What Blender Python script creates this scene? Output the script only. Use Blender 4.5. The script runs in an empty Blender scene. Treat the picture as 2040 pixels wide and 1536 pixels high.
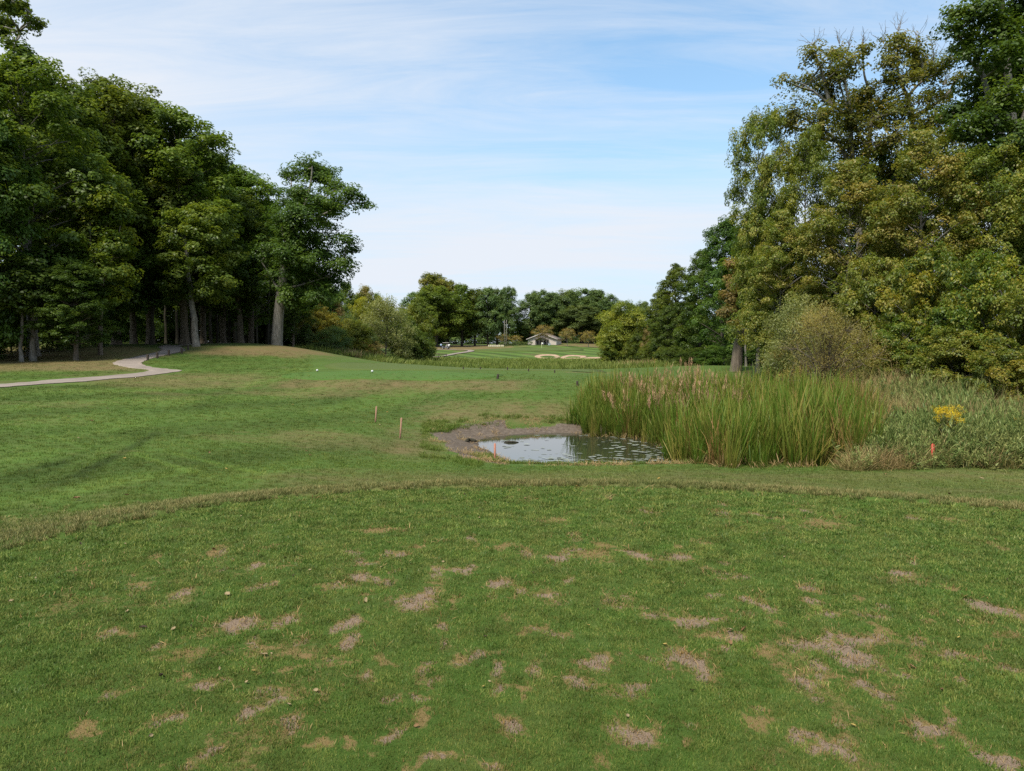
import bpy, bmesh, math, random
import numpy as np
from mathutils import Vector

# ------------------------------------------------------------------ camera, sky, sun, exposure
SC = bpy.context.scene
COL = SC.collection
EYE = 1.6
FPX, CX, CY, HORIZON = 1414.0, 1020.0, 768.0, 685.0
TH = math.atan((CY - HORIZON) / FPX)
cam_data = bpy.data.cameras.new('camera')
cam = bpy.data.objects.new('camera', cam_data)
COL.objects.link(cam)
cam.location = (0, 0, EYE)
cam.rotation_euler = (math.pi / 2 - TH, 0, 0)
cam_data.sensor_width = 36.0
cam_data.lens = 36.0 * FPX / 2040.0
cam_data.clip_start = 0.05
cam_data.clip_end = 9000.0
SC.camera = cam

SUN_EL = math.radians(56)
SUN_AZ = math.atan2(-0.48, -0.88)          # from the left, a little behind the viewer
sun_dir = Vector((math.sin(SUN_AZ) * math.cos(SUN_EL), math.cos(SUN_AZ) * math.cos(SUN_EL), math.sin(SUN_EL)))
sun_data = bpy.data.lights.new('sun', 'SUN')
sun_data.energy = 3.0
sun_data.angle = math.radians(14.0)
sun_data.color = (1.0, 0.93, 0.82)
sun = bpy.data.objects.new('sun', sun_data)
COL.objects.link(sun)
sun.location = (-40, -30, 80)
sun.rotation_euler = sun_dir.to_track_quat('Z', 'Y').to_euler()

W = bpy.data.worlds.new('World')
SC.world = W
W.use_nodes = True
nt = W.node_tree
nt.nodes.clear()


def nn(t, kind, **kw):
    n = t.nodes.new(kind)
    for k, v in kw.items():
        if k.startswith('in_'):
            n.inputs[int(k[3:])].default_value = v
        else:
            setattr(n, k, v)
    return n


def math_n(t, op, a, b=None, clamp=False):
    n = t.nodes.new('ShaderNodeMath')
    n.operation = op
    n.use_clamp = clamp
    for i, v in enumerate((a, b)):
        if v is None:
            continue
        if isinstance(v, (int, float)):
            n.inputs[i].default_value = v
        else:
            t.links.new(v, n.inputs[i])
    return n.outputs[0]


def ramp_n(t, fac, stops, interp='LINEAR'):
    n = t.nodes.new('ShaderNodeValToRGB')
    cr = n.color_ramp
    cr.interpolation = interp
    while len(cr.elements) < len(stops):
        cr.elements.new(0.5)
    for e, (p, c) in zip(cr.elements, stops):
        e.position = p
        e.color = (c, c, c, 1) if isinstance(c, (int, float)) else (c[0], c[1], c[2], 1)
    t.links.new(fac, n.inputs[0])
    return n.outputs[0]


def mix_n(t, fac, a, b, blend='MIX'):
    n = t.nodes.new('ShaderNodeMix')
    n.data_type = 'RGBA'
    n.blend_type = blend
    for i, v in ((0, fac), (6, a), (7, b)):
        if isinstance(v, (int, float)):
            n.inputs[i].default_value = v
        elif isinstance(v, tuple):
            n.inputs[i].default_value = (v[0], v[1], v[2], 1)
        else:
            t.links.new(v, n.inputs[i])
    return n.outputs[2]


def noise_n(t, vec, scale, detail=4.0, rough=0.55, dist=0.0):
    n = t.nodes.new('ShaderNodeTexNoise')
    n.inputs['Scale'].default_value = scale
    n.inputs['Detail'].default_value = detail
    n.inputs['Roughness'].default_value = rough
    n.inputs['Distortion'].default_value = dist
    t.links.new(vec, n.inputs['Vector'])
    return n.outputs[0]


sky = nn(nt, 'ShaderNodeTexSky', sky_type='NISHITA', sun_disc=False)
sky.sun_elevation = SUN_EL
sky.sun_rotation = SUN_AZ
sky.air_density = 1.0
sky.dust_density = 0.6
sky.ozone_density = 1.6
SKY_STRENGTH = 0.10
CLOUD_LOC = (5.1, 2.2, 0)
tc = nn(nt, 'ShaderNodeTexCoord')
sep = nn(nt, 'ShaderNodeSeparateXYZ')
nt.links.new(tc.outputs['Generated'], sep.inputs[0])
zc = math_n(nt, 'ADD', math_n(nt, 'MAXIMUM', sep.outputs[2], 0.0), 0.16)
comb = nn(nt, 'ShaderNodeCombineXYZ')
nt.links.new(math_n(nt, 'DIVIDE', sep.outputs[0], zc), comb.inputs[0])
nt.links.new(math_n(nt, 'DIVIDE', sep.outputs[1], zc), comb.inputs[1])
mp = nn(nt, 'ShaderNodeMapping')
mp.inputs['Rotation'].default_value = (0, 0, math.radians(-16))
mp.inputs['Scale'].default_value = (0.30, 0.95, 1.0)
mp.inputs['Location'].default_value = CLOUD_LOC
nt.links.new(comb.outputs[0], mp.inputs[0])
big = noise_n(nt, mp.outputs[0], 0.95, 3.0, 0.5, 0.5)
mp2 = nn(nt, 'ShaderNodeMapping')
mp2.inputs['Rotation'].default_value = (0, 0, math.radians(-10))
mp2.inputs['Scale'].default_value = (0.45, 1.8, 1.0)
nt.links.new(comb.outputs[0], mp2.inputs[0])
fine = noise_n(nt, mp2.outputs[0], 2.4, 8.0, 0.66, 0.9)
cl = math_n(nt, 'ADD', math_n(nt, 'MULTIPLY', big, 0.85), math_n(nt, 'MULTIPLY', fine, 0.42))
cl = ramp_n(nt, cl, [(0.44, 0.0), (0.58, 0.46), (0.74, 0.97)], 'LINEAR')
veil = ramp_n(nt, sep.outputs[2], [(0.0, 0.97), (0.14, 0.78), (0.34, 0.28), (0.6, 0.05)], 'EASE')   # thin haze deepening towards the horizon
skyc = mix_n(nt, 1.0, sky.outputs[0], (0.80, 1.14, 1.20), 'MULTIPLY')
k_ = 1.0 / SKY_STRENGTH
hazed = mix_n(nt, veil, skyc, (.335 * k_, .415 * k_, .495 * k_))
skymix = mix_n(nt, cl, hazed, (.425 * k_, .452 * k_, .495 * k_))
bg = nn(nt, 'ShaderNodeBackground')
bg.inputs[1].default_value = SKY_STRENGTH
nt.links.new(skymix, bg.inputs[0])
out = nn(nt, 'ShaderNodeOutputWorld')
nt.links.new(bg.outputs[0], out.inputs[0])

SC.view_settings.view_transform = 'Standard'
SC.view_settings.look = 'None'
SC.view_settings.gamma = 1.0
SC.view_settings.exposure = 0.95
SC.view_settings.use_curve_mapping = False
SC.render.engine = 'CYCLES'
SC.cycles.max_bounces = 8
SC.cycles.diffuse_bounces = 4
SC.cycles.glossy_bounces = 2
SC.cycles.transmission_bounces = 4
SC.cycles.use_adaptive_sampling = False
SC.cycles.use_denoising = False
SC.cycles.caustics_reflective = False
SC.cycles.caustics_refractive = False

rng = np.random.default_rng(14)
random.seed(14)

# ------------------------------------------------------------------ helpers: geometry


def ray(px, py):
    c, s = math.cos(TH), math.sin(TH)
    u = -(py - CY) / FPX
    return np.array([(px - CX) / FPX, c + s * u, -s + c * u])


def at(px, py, Y):
    """the point at forward distance Y behind a pixel of the photograph"""
    d = ray(px, py)
    return np.array([0, 0, EYE]) + d * (Y / d[1])


def vnoise(x, y, seed):
    xi, yi = np.floor(x), np.floor(y)
    fx, fy = x - xi, y - yi
    fx = fx * fx * (3 - 2 * fx)
    fy = fy * fy * (3 - 2 * fy)

    def h(a, b):
        v = np.sin(a * 127.1 + b * 311.7 + seed * 74.7) * 43758.5453
        return v - np.floor(v)
    return (h(xi, yi) * (1 - fx) + h(xi + 1, yi) * fx) * (1 - fy) + (h(xi, yi + 1) * (1 - fx) + h(xi + 1, yi + 1) * fx) * fy


def fbm(x, y, seed, octv=4, gain=0.5):
    s, a, t = 0.0, 1.0, 0.0
    for i in range(octv):
        s = s + a * vnoise(x, y, seed + i * 7.3)
        t += a
        a *= gain
        x, y = x * 2.03 + 11.3, y * 2.03 - 5.7
    return s / t


def sstep(a, b, x):
    t = np.clip((x - a) / (b - a), 0, 1)
    return t * t * (3 - 2 * t)


def sdist(poly, x, y):
    """signed distance to a polygon, negative inside"""
    x, y = np.asarray(x, float), np.asarray(y, float)
    d2 = np.full(x.shape, 1e18)
    inside = np.zeros(x.shape, bool)
    n = len(poly)
    for i in range(n):
        ax, ay = poly[i]
        bx, by = poly[(i + 1) % n]
        ex, ey = bx - ax, by - ay
        t = np.clip(((x - ax) * ex + (y - ay) * ey) / (ex * ex + ey * ey + 1e-12), 0, 1)
        d2 = np.minimum(d2, (x - ax - t * ex) ** 2 + (y - ay - t * ey) ** 2)
        if ey != 0:
            inside ^= ((ay > y) != (by > y)) & (x < ex * (y - ay) / ey + ax)
    d = np.sqrt(d2)
    return np.where(inside, -d, d)


def mesh_np(name, verts, faces, mats=(), attrs=None, smooth=False, mat_idx=None):
    me = bpy.data.meshes.new(name)
    verts = np.asarray(verts, np.float32)
    faces = np.asarray(faces, np.int32)
    k = faces.shape[1]
    me.vertices.add(len(verts))
    me.vertices.foreach_set('co', verts.ravel())
    me.loops.add(faces.size)
    me.loops.foreach_set('vertex_index', faces.ravel())
    me.polygons.add(len(faces))
    me.polygons.foreach_set('loop_start', np.arange(0, faces.size, k, dtype=np.int32))
    for m in mats:
        me.materials.append(m)
    if mat_idx is not None:
        me.polygons.foreach_set('material_index', np.asarray(mat_idx, np.int32))
    me.update(calc_edges=True)
    if smooth:
        me.polygons.foreach_set('use_smooth', np.ones(len(faces), bool))
    for an, av in (attrs or {}).items():
        a = me.attributes.new(an, 'FLOAT', 'POINT')
        a.data.foreach_set('value', np.asarray(av, np.float32).ravel())
    return me


class MB:
    """collects tubes, boxes and quads; becomes ONE mesh"""

    def __init__(self):
        self.v, self.f, self.n = [], [], 0

    def add(self, v, f):
        v, f = np.asarray(v, float), np.asarray(f, int)
        self.v.append(v)
        self.f.append(f + self.n)
        self.n += len(v)

    def tube(self, pts, rad, k=6, cap=True):
        pts = np.asarray(pts, float)
        rad = np.broadcast_to(np.asarray(rad, float), (len(pts),))
        tan = np.gradient(pts, axis=0)
        tan /= np.linalg.norm(tan, axis=1)[:, None] + 1e-9
        ref = np.array([1.0, 0, 0]) if abs(tan[:, 0]).mean() < 0.75 else np.array([0, 1.0, 0])
        b1 = np.cross(tan, ref)
        b1 /= np.linalg.norm(b1, axis=1)[:, None] + 1e-9
        b2 = np.cross(tan, b1)
        a = np.arange(k) * 2 * math.pi / k
        v = pts[:, None, :] + rad[:, None, None] * (np.cos(a)[None, :, None] * b1[:, None, :] + np.sin(a)[None, :, None] * b2[:, None, :])
        m = len(pts)
        i, j = np.meshgrid(np.arange(m - 1), np.arange(k), indexing='ij')
        j2 = (j + 1) % k
        f = np.stack([i * k + j, i * k + j2, (i + 1) * k + j2, (i + 1) * k + j], -1).reshape(-1, 4)
        v = v.reshape(-1, 3)
        if cap:
            v = np.vstack([v, pts[:1], pts[-1:]])
            c0, c1 = m * k, m * k + 1
            caps = []
            for q in range(0, k - 1, 2):
                caps.append([c0, (q + 2) % k, q + 1, q])
                b = (m - 1) * k
                caps.append([c1, b + q, b + q + 1, b + (q + 2) % k])
            f = np.vstack([f, caps])
        self.add(v, f)

    def box(self, c, s, rz=0.0, bev=0.0):
        c, s = np.asarray(c, float), np.asarray(s, float) / 2
        if bev <= 0:
            v = np.array([[x, y, z] for z in (-1, 1) for y in (-1, 1) for x in (-1, 1)], float) * s
            f = [[0, 2, 3, 1], [4, 5, 7, 6], [0, 1, 5, 4], [2, 6, 7, 3], [0, 4, 6, 2], [1, 3, 7, 5]]
        else:
            ring = lambda h, w, z: [[-h, -w, z], [h, -w, z], [h, w, z], [-h, w, z]]
            v = []
            for z, e in ((-s[2], bev), (-s[2] + bev, 0), (s[2] - bev, 0), (s[2], bev)):
                v += ring(s[0] - e, s[1] - e, z)
            v = np.array(v, float)
            f = [[0, 3, 2, 1], [12, 13, 14, 15]]
            for r in range(3):
                for q in range(4):
                    f.append([r * 4 + q, r * 4 + (q + 1) % 4, (r + 1) * 4 + (q + 1) % 4, (r + 1) * 4 + q])
        ca, sa = math.cos(rz), math.sin(rz)
        x, y = v[:, 0].copy(), v[:, 1].copy()
        v[:, 0], v[:, 1] = x * ca - y * sa, x * sa + y * ca
        self.add(v + c, f)

    def lathe(self, prof, k=16, c=(0, 0, 0), axis='z'):
        prof = np.asarray(prof, float)
        a = np.arange(k) * 2 * math.pi / k
        v = np.stack([prof[:, None, 0] * np.cos(a), prof[:, None, 0] * np.sin(a), np.repeat(prof[:, 1:2], k, 1)], -1).reshape(-1, 3)
        if axis == 'x':
            v = v[:, [2, 0, 1]]
        if axis == 'y':
            v = v[:, [1, 2, 0]]
        i, j = np.meshgrid(np.arange(len(prof) - 1), np.arange(k), indexing='ij')
        j2 = (j + 1) % k
        f = np.stack([i * k + j, i * k + j2, (i + 1) * k + j2, (i + 1) * k + j], -1).reshape(-1, 4)
        self.add(v + np.asarray(c, float), f)

    def arrays(self):
        return np.vstack(self.v), np.vstack(self.f)

    def mesh(self, name, mat, smooth=False, attrs=None):
        v, f = self.arrays()
        return mesh_np(name, v, f, [mat] if mat else [], attrs, smooth)


def obj(name, me, parent=None):
    o = bpy.data.objects.new(name, me)
    COL.objects.link(o)
    if parent is not None:
        o.parent = parent
    return o


def tag(o, label=None, cat=None, group=None, kind=None):
    if label:
        o['label'] = label
    if cat:
        o['category'] = cat
    if group:
        o['group'] = group
    if kind:
        o['kind'] = kind
    return o


def thing(name, label, cat, loc, rz=0.0, group=None):
    o = bpy.data.objects.new(name, None)
    o.empty_display_size = 0.3
    COL.objects.link(o)
    o.location = tuple(float(q) for q in loc)
    o.rotation_euler = (0, 0, rz)
    return tag(o, label, cat, group)


def dup(root, loc, rz=0.0, scale=(1, 1, 1), label=None, group=None, name=None):
    r = root.copy()
    COL.objects.link(r)
    r.location = tuple(float(q) for q in loc)
    r.rotation_euler = (0, 0, rz)
    r.scale = scale
    if name:
        r.name = name
    if label:
        r['label'] = label
    if group:
        r['group'] = group
    for ch in list(root.children):
        c = ch.copy()
        COL.objects.link(c)
        c.parent = r
        for g in list(ch.children):
            d = g.copy()
            COL.objects.link(d)
            d.parent = c
    return r


# ------------------------------------------------------------------ helpers: materials


def new_mat(name):
    m = bpy.data.materials.new(name)
    m.use_nodes = True
    t = m.node_tree
    t.nodes.clear()
    o = t.nodes.new('ShaderNodeOutputMaterial')
    return m, t, o


def position(t):
    return t.nodes.new('ShaderNodeNewGeometry').outputs['Position']


def attr_n(t, name, kind='GEOMETRY'):
    n = t.nodes.new('ShaderNodeAttribute')
    n.attribute_name = name
    n.attribute_type = kind
    return n.outputs['Fac']


def principled(t, o, color, rough=0.7, spec=0.3, bump=None, metal=0.0):
    p = t.nodes.new('ShaderNodeBsdfPrincipled')
    if isinstance(color, tuple):
        p.inputs['Base Color'].default_value = (*color, 1)
    else:
        t.links.new(color, p.inputs['Base Color'])
    if isinstance(rough, (int, float)):
        p.inputs['Roughness'].default_value = rough
    else:
        t.links.new(rough, p.inputs['Roughness'])
    p.inputs['Specular IOR Level'].default_value = spec
    p.inputs['Metallic'].default_value = metal
    if bump is not None:
        h, st, dist = bump
        b = t.nodes.new('ShaderNodeBump')
        b.inputs['Strength'].default_value = st
        b.inputs['Distance'].default_value = dist
        t.links.new(h, b.inputs['Height'])
        t.links.new(b.outputs[0], p.inputs['Normal'])
    t.links.new(p.outputs[0], o.inputs[0])
    return p


def worn_mat(name, color, color2, scale=8.0, rough=0.7, spec=0.3, metal=0.0, bump=0.2, obj_space=True):
    m, t, o = new_mat(name)
    vec = t.nodes.new('ShaderNodeTexCoord').outputs['Object'] if obj_space else position(t)
    n = noise_n(t, vec, scale, 5, 0.6)
    c = ramp_n(t, n, [(0.3, color), (0.7, color2)])
    principled(t, o, c, rough, spec, (n, bump, 0.02), metal)
    return m


def leaf_mat(name, cols, trans=0.48, gloss=0.02, vary=0.25):
    """foliage: colour runs along the per-leaf 'tint' attribute"""
    m, t, o = new_mat(name)
    tint = attr_n(t, 'tint')
    n = len(cols)
    cols = [(min(.8, r_ * 2.2), min(.8, g_ * 2.05), min(.8, b_ * 1.4)) for r_, g_, b_ in cols]
    c = ramp_n(t, tint, [(i / (n - 1), q) for i, q in enumerate(cols)])
    tr = nn(t, 'ShaderNodeObjectInfo').outputs['Random']
    hs = t.nodes.new('ShaderNodeHueSaturation')
    t.links.new(c, hs.inputs['Color'])
    t.links.new(math_n(t, 'ADD', math_n(t, 'MULTIPLY', tr, 0.03), 0.485), hs.inputs['Hue'])
    t.links.new(math_n(t, 'ADD', math_n(t, 'MULTIPLY', tr, vary), 1.0 - vary / 2), hs.inputs['Value'])
    col = hs.outputs[0]
    d = t.nodes.new('ShaderNodeBsdfDiffuse')
    t.links.new(col, d.inputs[0])
    tl = t.nodes.new('ShaderNodeBsdfTranslucent')
    t.links.new(mix_n(t, 1.0, col, (1.1, 1.05, 0.55), 'MULTIPLY'), tl.inputs[0])
    mx = t.nodes.new('ShaderNodeMixShader')
    mx.inputs[0].default_value = trans
    t.links.new(d.outputs[0], mx.inputs[1])
    t.links.new(tl.outputs[0], mx.inputs[2])
    g = t.nodes.new('ShaderNodeBsdfGlossy')
    g.inputs['Roughness'].default_value = 0.45
    g.inputs['Color'].default_value = (0.8, 0.8, 0.8, 1)
    m2 = t.nodes.new('ShaderNodeMixShader')
    m2.inputs[0].default_value = gloss
    t.links.new(mx.outputs[0], m2.inputs[1])
    t.links.new(g.outputs[0], m2.inputs[2])
    t.links.new(m2.outputs[0], o.inputs[0])
    return m


def bark_mat(name, c1, c2, scale=2.2):
    m, t, o = new_mat(name)
    tcn = t.nodes.new('ShaderNodeTexCoord')
    mpn = t.nodes.new('ShaderNodeMapping')
    mpn.inputs['Scale'].default_value = (4.0, 4.0, 0.7)
    t.links.new(tcn.outputs['Object'], mpn.inputs[0])
    n = noise_n(t, mpn.outputs[0], scale, 7, 0.65, 0.6)
    n2 = noise_n(t, tcn.outputs['Object'], 0.9, 3)
    c = ramp_n(t, n, [(0.34, c1), (0.62, c2)])
    c = mix_n(t, math_n(t, 'MULTIPLY', n2, 0.55), c, (0.07, 0.075, 0.045))
    principled(t, o, c, 0.9, 0.15, (n, 0.9, 0.08))
    return m


def blade_mat(name, base, mid, tip, alt, noise_scale=0.6, trans=0.3, rand=0.5, gloss=0.015, inst=False, mottle=0):
    base, mid, tip, alt = [(min(.8, q[0] * 1.22), min(.8, q[1] * 1.1), q[2] * .92) for q in (base, mid, tip, alt)]
    """grass and reeds: colour runs along the blade, drifts with place and from tuft to tuft"""
    m, t, o = new_mat(name)
    tt = attr_n(t, 'along')
    bl = attr_n(t, 'tint')
    c = ramp_n(t, tt, [(0.0, base), (0.45, mid), (1.0, tip)])
    rnd = attr_n(t, 'rnd', 'INSTANCER')
    n = noise_n(t, position(t), noise_scale, 3)
    f = math_n(t, 'ADD', math_n(t, 'MULTIPLY', n, 1.5), math_n(t, 'MULTIPLY', math_n(t, 'ADD', rnd, bl), rand))
    f = math_n(t, 'MULTIPLY', math_n(t, 'SUBTRACT', f, 1.08), 1.1, True)
    c = mix_n(t, f, c, alt)
    v = math_n(t, 'ADD', math_n(t, 'ADD', math_n(t, 'MULTIPLY', bl, 0.36), math_n(t, 'MULTIPLY', rnd, 0.40)), 0.66)
    if mottle:
        mt = ramp_n(t, noise_n(t, position(t), mottle, 3, .65), [(.30, .62), (.5, 1.0), (.70, 1.32)])
        v = math_n(t, 'MULTIPLY', v, mt)
    cmb = t.nodes.new('ShaderNodeCombineXYZ')
    for i in range(3):
        t.links.new(v, cmb.inputs[i])
    c = mix_n(t, 1.0, c, cmb.outputs[0], 'MULTIPLY')
    if inst:                      # tufts take the dry and mown look of the ground they stand on
        c = mix_n(t, math_n(t, 'MULTIPLY', attr_n(t, 'dry', 'INSTANCER'), .9, True), c, (.24, .19, .09))
        k = math_n(t, 'ADD', math_n(t, 'MULTIPLY', attr_n(t, 'mow', 'INSTANCER'), .42), 1.0)
        cm2 = t.nodes.new('ShaderNodeCombineXYZ')
        for i in range(3):
            t.links.new(k, cm2.inputs[i])
        c = mix_n(t, 1.0, c, cm2.outputs[0], 'MULTIPLY')
    d = t.nodes.new('ShaderNodeBsdfDiffuse')
    t.links.new(c, d.inputs[0])
    tl = t.nodes.new('ShaderNodeBsdfTranslucent')
    t.links.new(c, tl.inputs[0])
    mx = t.nodes.new('ShaderNodeMixShader')
    mx.inputs[0].default_value = trans
    t.links.new(d.outputs[0], mx.inputs[1])
    t.links.new(tl.outputs[0], mx.inputs[2])
    g = t.nodes.new('ShaderNodeBsdfGlossy')
    g.inputs['Roughness'].default_value = 0.5
    m2 = t.nodes.new('ShaderNodeMixShader')
    m2.inputs[0].default_value = gloss
    t.links.new(mx.outputs[0], m2.inputs[1])
    t.links.new(g.outputs[0], m2.inputs[2])
    t.links.new(m2.outputs[0], o.inputs[0])
    return m
# ------------------------------------------------------------------ the lie of the land
def at_tee(px, py):
    d = ray(px, py)
    p = np.array([0, 0, EYE]) + d * (-EYE / d[2])
    return p[:2]


TEE = [tuple(at_tee(*p)) for p in ((0, 1100), (120, 1070), (220, 1047), (330, 1025), (450, 1005), (600, 989), (750, 978), (900, 972), (1050, 970),
                                   (1200, 969), (1400, 975), (1600, 986), (1800, 1001), (1930, 1010), (2040, 1020))]
TEE = [(-6.5, -9), (-6.0, -2), (-5.2, 3.0)] + TEE + [(6.8, 4.2), (8.0, 0.0), (8.0, -9)]
WATER_Z = -1.45
_w = lambda px, py: tuple((np.array([0, 0, EYE]) + ray(px, py) * ((WATER_Z - EYE) / ray(px, py)[2]))[:2])
POND = [_w(*p) for p in ((968, 880), (990, 872), (1040, 867), (1110, 865), (1200, 866), (1260, 868), (1330, 874), (1420, 885), (1480, 900),
                         (1440, 918), (1340, 924), (1250, 926), (1150, 926), (1045, 924), (1022, 912), (998, 900), (978, 890))]

CTRL_PX = [  # pixel of the photograph and forward distance of a point on the ground
    (0, 950, 10.2), (300, 900, 13.6), (500, 950, 10.6), (0, 800, 22), (300, 800, 24), (600, 850, 20.5), (600, 780, 32), (0, 768, 28), (-300, 768, 26),
    (180, 755, 36), (330, 741, 41), (230, 725, 47), (300, 714, 54), (360, 697, 62), (340, 688.5, 68), (420, 683.6, 74), (70, 719, 52), (-120, 730, 46),
    (180, 696, 60), (270, 686, 72), (550, 687, 71), (470, 684, 76), (640, 702, 68), (700, 715, 66), (800, 724.5, 62), (560, 715, 56), (440, 712, 56),
    (600, 737, 44), (700, 756, 34), (950, 756, 34), (1000, 736, 46), (1250, 736, 47), (1150, 766, 33), (800, 790, 30.5), (950, 820, 26.4),
    (1100, 836, 25.8), (1000, 932, 15.6), (1200, 930, 15.9), (1500, 941, 14.6), (1900, 930, 15.4), (2200, 930, 16), (1300, 962, 11.6),
    (1700, 962, 11.6), (700, 915, 14.6), (800, 960, 11.2), (1700, 812, 23.5), (2040, 815, 24), (1200, 832, 26.3), (1330, 830, 26), (1480, 834, 25), (1620, 838, 24), (1900, 782, 28), (1467, 740, 42.5), (1600, 742, 38),
    (1400, 728, 50), (1250, 745, 40), (850, 850, 23.5), (740, 842, 22.5)]
CTRL_W = [  # x, y, z
    (-9, 4, 0), (9, 5, -.02), (-14, 0, 0), (14, 0, 0), (0, -8, 0), (-12, -14, 0), (12, -14, 0), (0, -60, 0), (-70, -30, .5), (70, -30, .5), (-14, 12, -.1), (14, 9, -.35),
    (0, 72, -1.45), (8, 82, -1.7), (-6, 92, -1.65), (-18, 92, -1.2), (-30, 100, -.4), (18, 95, -1.6), (0, 112, -1.8), (14, 128, -1.8), (-8, 140, -1.8), (10, 150, -1.85),
    (-14, 110, -.9), (24, 125, -1.6), (34, 110, -1.0), (30, 70, -.6), (40, 60, .4), (-8, 158, -1.75), (4, 158, -1.8),
    (-60, 60, 1.2), (-50, 90, 2.0), (-90, 70, 2.0), (60, 40, .8), (90, 80, 2.0), (60, 120, 1.0), (-60, 160, 1.5), (-160, 160, 3), (160, 160, 3), (0, 420, 1.2), (-300, 420, 3), (300, 420, 3),
    (0, 1000, 2), (-900, 900, 4), (900, 900, 4), (0, 3500, 0), (-3000, 2500, 0), (3000, 2500, 0), (0, -1500, 0)]
CTRL_FAR = [(940, 713, 162), (1000, 704, 185), (900, 703, 185), (1080, 697.5, 204), (960, 697.5, 206), (1180, 698, 205), (1080, 687.3, 224), (1000, 691, 226), (1080, 687.5, 236),
            (940, 692, 232), (880, 695, 214), (1180, 690, 232), (1115, 715, 170), (1240, 716, 160), (1115, 705, 184), (1250, 690, 240), (860, 712, 150), (1150, 684, 250)]
_c = [tuple(at(*p)) for p in CTRL_PX + CTRL_FAR] + list(CTRL_W)
_c = np.array(_c)


def _uv(x, y):
    x, y = np.asarray(x, float), np.asarray(y, float)
    r = np.hypot(x, y)
    a = np.arctan2(x, y)
    k = r / (r + 6)
    return np.stack([1.5 * a * k, 1.15 * np.log(r + 9)], -1)


def _phi(d2):
    return np.sqrt(d2 + 0.006)


_cu = _uv(_c[:, 0], _c[:, 1])
_A = _phi(((_cu[:, None] - _cu[None]) ** 2).sum(-1)) - 0.004 * np.eye(len(_cu))
_zm = 0.0
_wt = np.linalg.solve(_A, _c[:, 2] - _zm)


def land(x, y):
    shp = np.shape(x)
    uv = _uv(np.ravel(x), np.ravel(y))
    o = np.empty(len(uv))
    for i in range(0, len(uv), 20000):
        s = uv[i:i + 20000]
        o[i:i + 20000] = _phi(((s[:, None] - _cu[None]) ** 2).sum(-1)) @ _wt + _zm
    return o.reshape(shp)


def height(x, y, under_tee=False):
    x, y = np.asarray(x, float), np.asarray(y, float)
    z = land(x, y)
    r = np.hypot(x, y)
    near = r < 60
    z = z + 0.05 * (fbm(x * .35, y * .35, 3) - .5) * sstep(9, 16, r)
    dt = sdist(TEE, x, y)
    z = z * sstep(0.1, 2.2, dt) + 0.012 * (1 - sstep(0.0, 1.0, dt)) * (dt > 0)
    if under_tee:
        z = np.where(dt < 0.02, -0.06, z)
    else:
        z = np.where(dt < 0, 0.0, z)
    if near.any():
        dp = sdist(POND, x, y) + 0.25 * (fbm(x * 1.1, y * 1.1, 9) - .5)
        basin = np.where(dp < 0, WATER_Z - 0.05 + np.maximum(dp, -1.5) * 0.3, WATER_Z - 0.05 + 0.15 * dp + 0.05 * dp * dp)
        basin = basin + 0.05 * (fbm(x * 4, y * 4, 21) - .5) * (np.abs(dp - .7) < 1.2)
        z = np.where(dp < 6, np.minimum(z, basin), z)
    return z


def hz(x, y):
    return float(height(np.array([x]), np.array([y]))[0])


_march = np.concatenate([np.arange(2, 40, .1), np.arange(40, 120, .25), np.arange(120, 420, .8)])


def ground_at(px, py):
    """where the ray through a pixel of the photograph first meets the land"""
    d = ray(px, py)
    P = np.array([0, 0, EYE]) + d[None] * (_march / d[1])[:, None]
    h = height(P[:, 0], P[:, 1])
    i = np.nonzero(P[:, 2] < h)[0]
    if len(i) == 0:
        i = [len(_march) - 1]
    i = max(int(i[0]), 1)
    a, b = P[i - 1], P[i]
    t = 0.5
    g0, g1 = a[2] - h[i - 1], h[i] - b[2]
    t = g0 / (g0 + g1 + 1e-9)
    p = a + (b - a) * t
    return np.array([p[0], p[1], hz(p[0], p[1])])


# ------------------------------------------------------------------ ground
def px_of(x, y, z):
    s, c = math.sin(TH), math.cos(TH)
    dz = np.asarray(z) - EYE
    f = y * c - dz * s
    u = y * s + dz * c
    f = np.where(np.abs(f) < .01, .01, f)
    return CX + FPX * x / f, CY - FPX * u / f


TRACKS = [  # tyre and mower marks on the fairway, in pixels of the photograph: ends, half width in metres, darker or lighter
    ((150, 950), (312, 862), .10, -1.1), ((110, 930), (215, 880), .10, -.9), ((50, 940), (160, 905), .10, -.6), ((262, 902), (415, 950), .09, 1.1), ((325, 898), (525, 945), .09, 1.1), ((70, 862), (165, 888), .09, .8),
    ((60, 990), (160, 950), .2, -.7), ((380, 815), (470, 770), .25, -.5), ((440, 790), (520, 755), .2, .6), ((160, 905), (230, 870), .15, .5), ((0, 925), (110, 895), .2, .6), ((430, 760), (640, 745), .3, .7), ((-40, 1010), (330, 942), .42, .75), ((-40, 900), (300, 838), .4, .6), ((280, 765), (640, 738), .8, .6), ((0, 845), (420, 800), .5, .5),
    ((470, 965), (640, 905), .3, .5), ((180, 985), (420, 940), .2, -.45), ((0, 960), (120, 925), .22, -.5), ((520, 830), (690, 790), .4, -.4)]
TRACKS = [(at(a[0], a[1], 1)[:2], ground_at(*a), ground_at(*b), w, s) for a, b, w, s in TRACKS]


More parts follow.
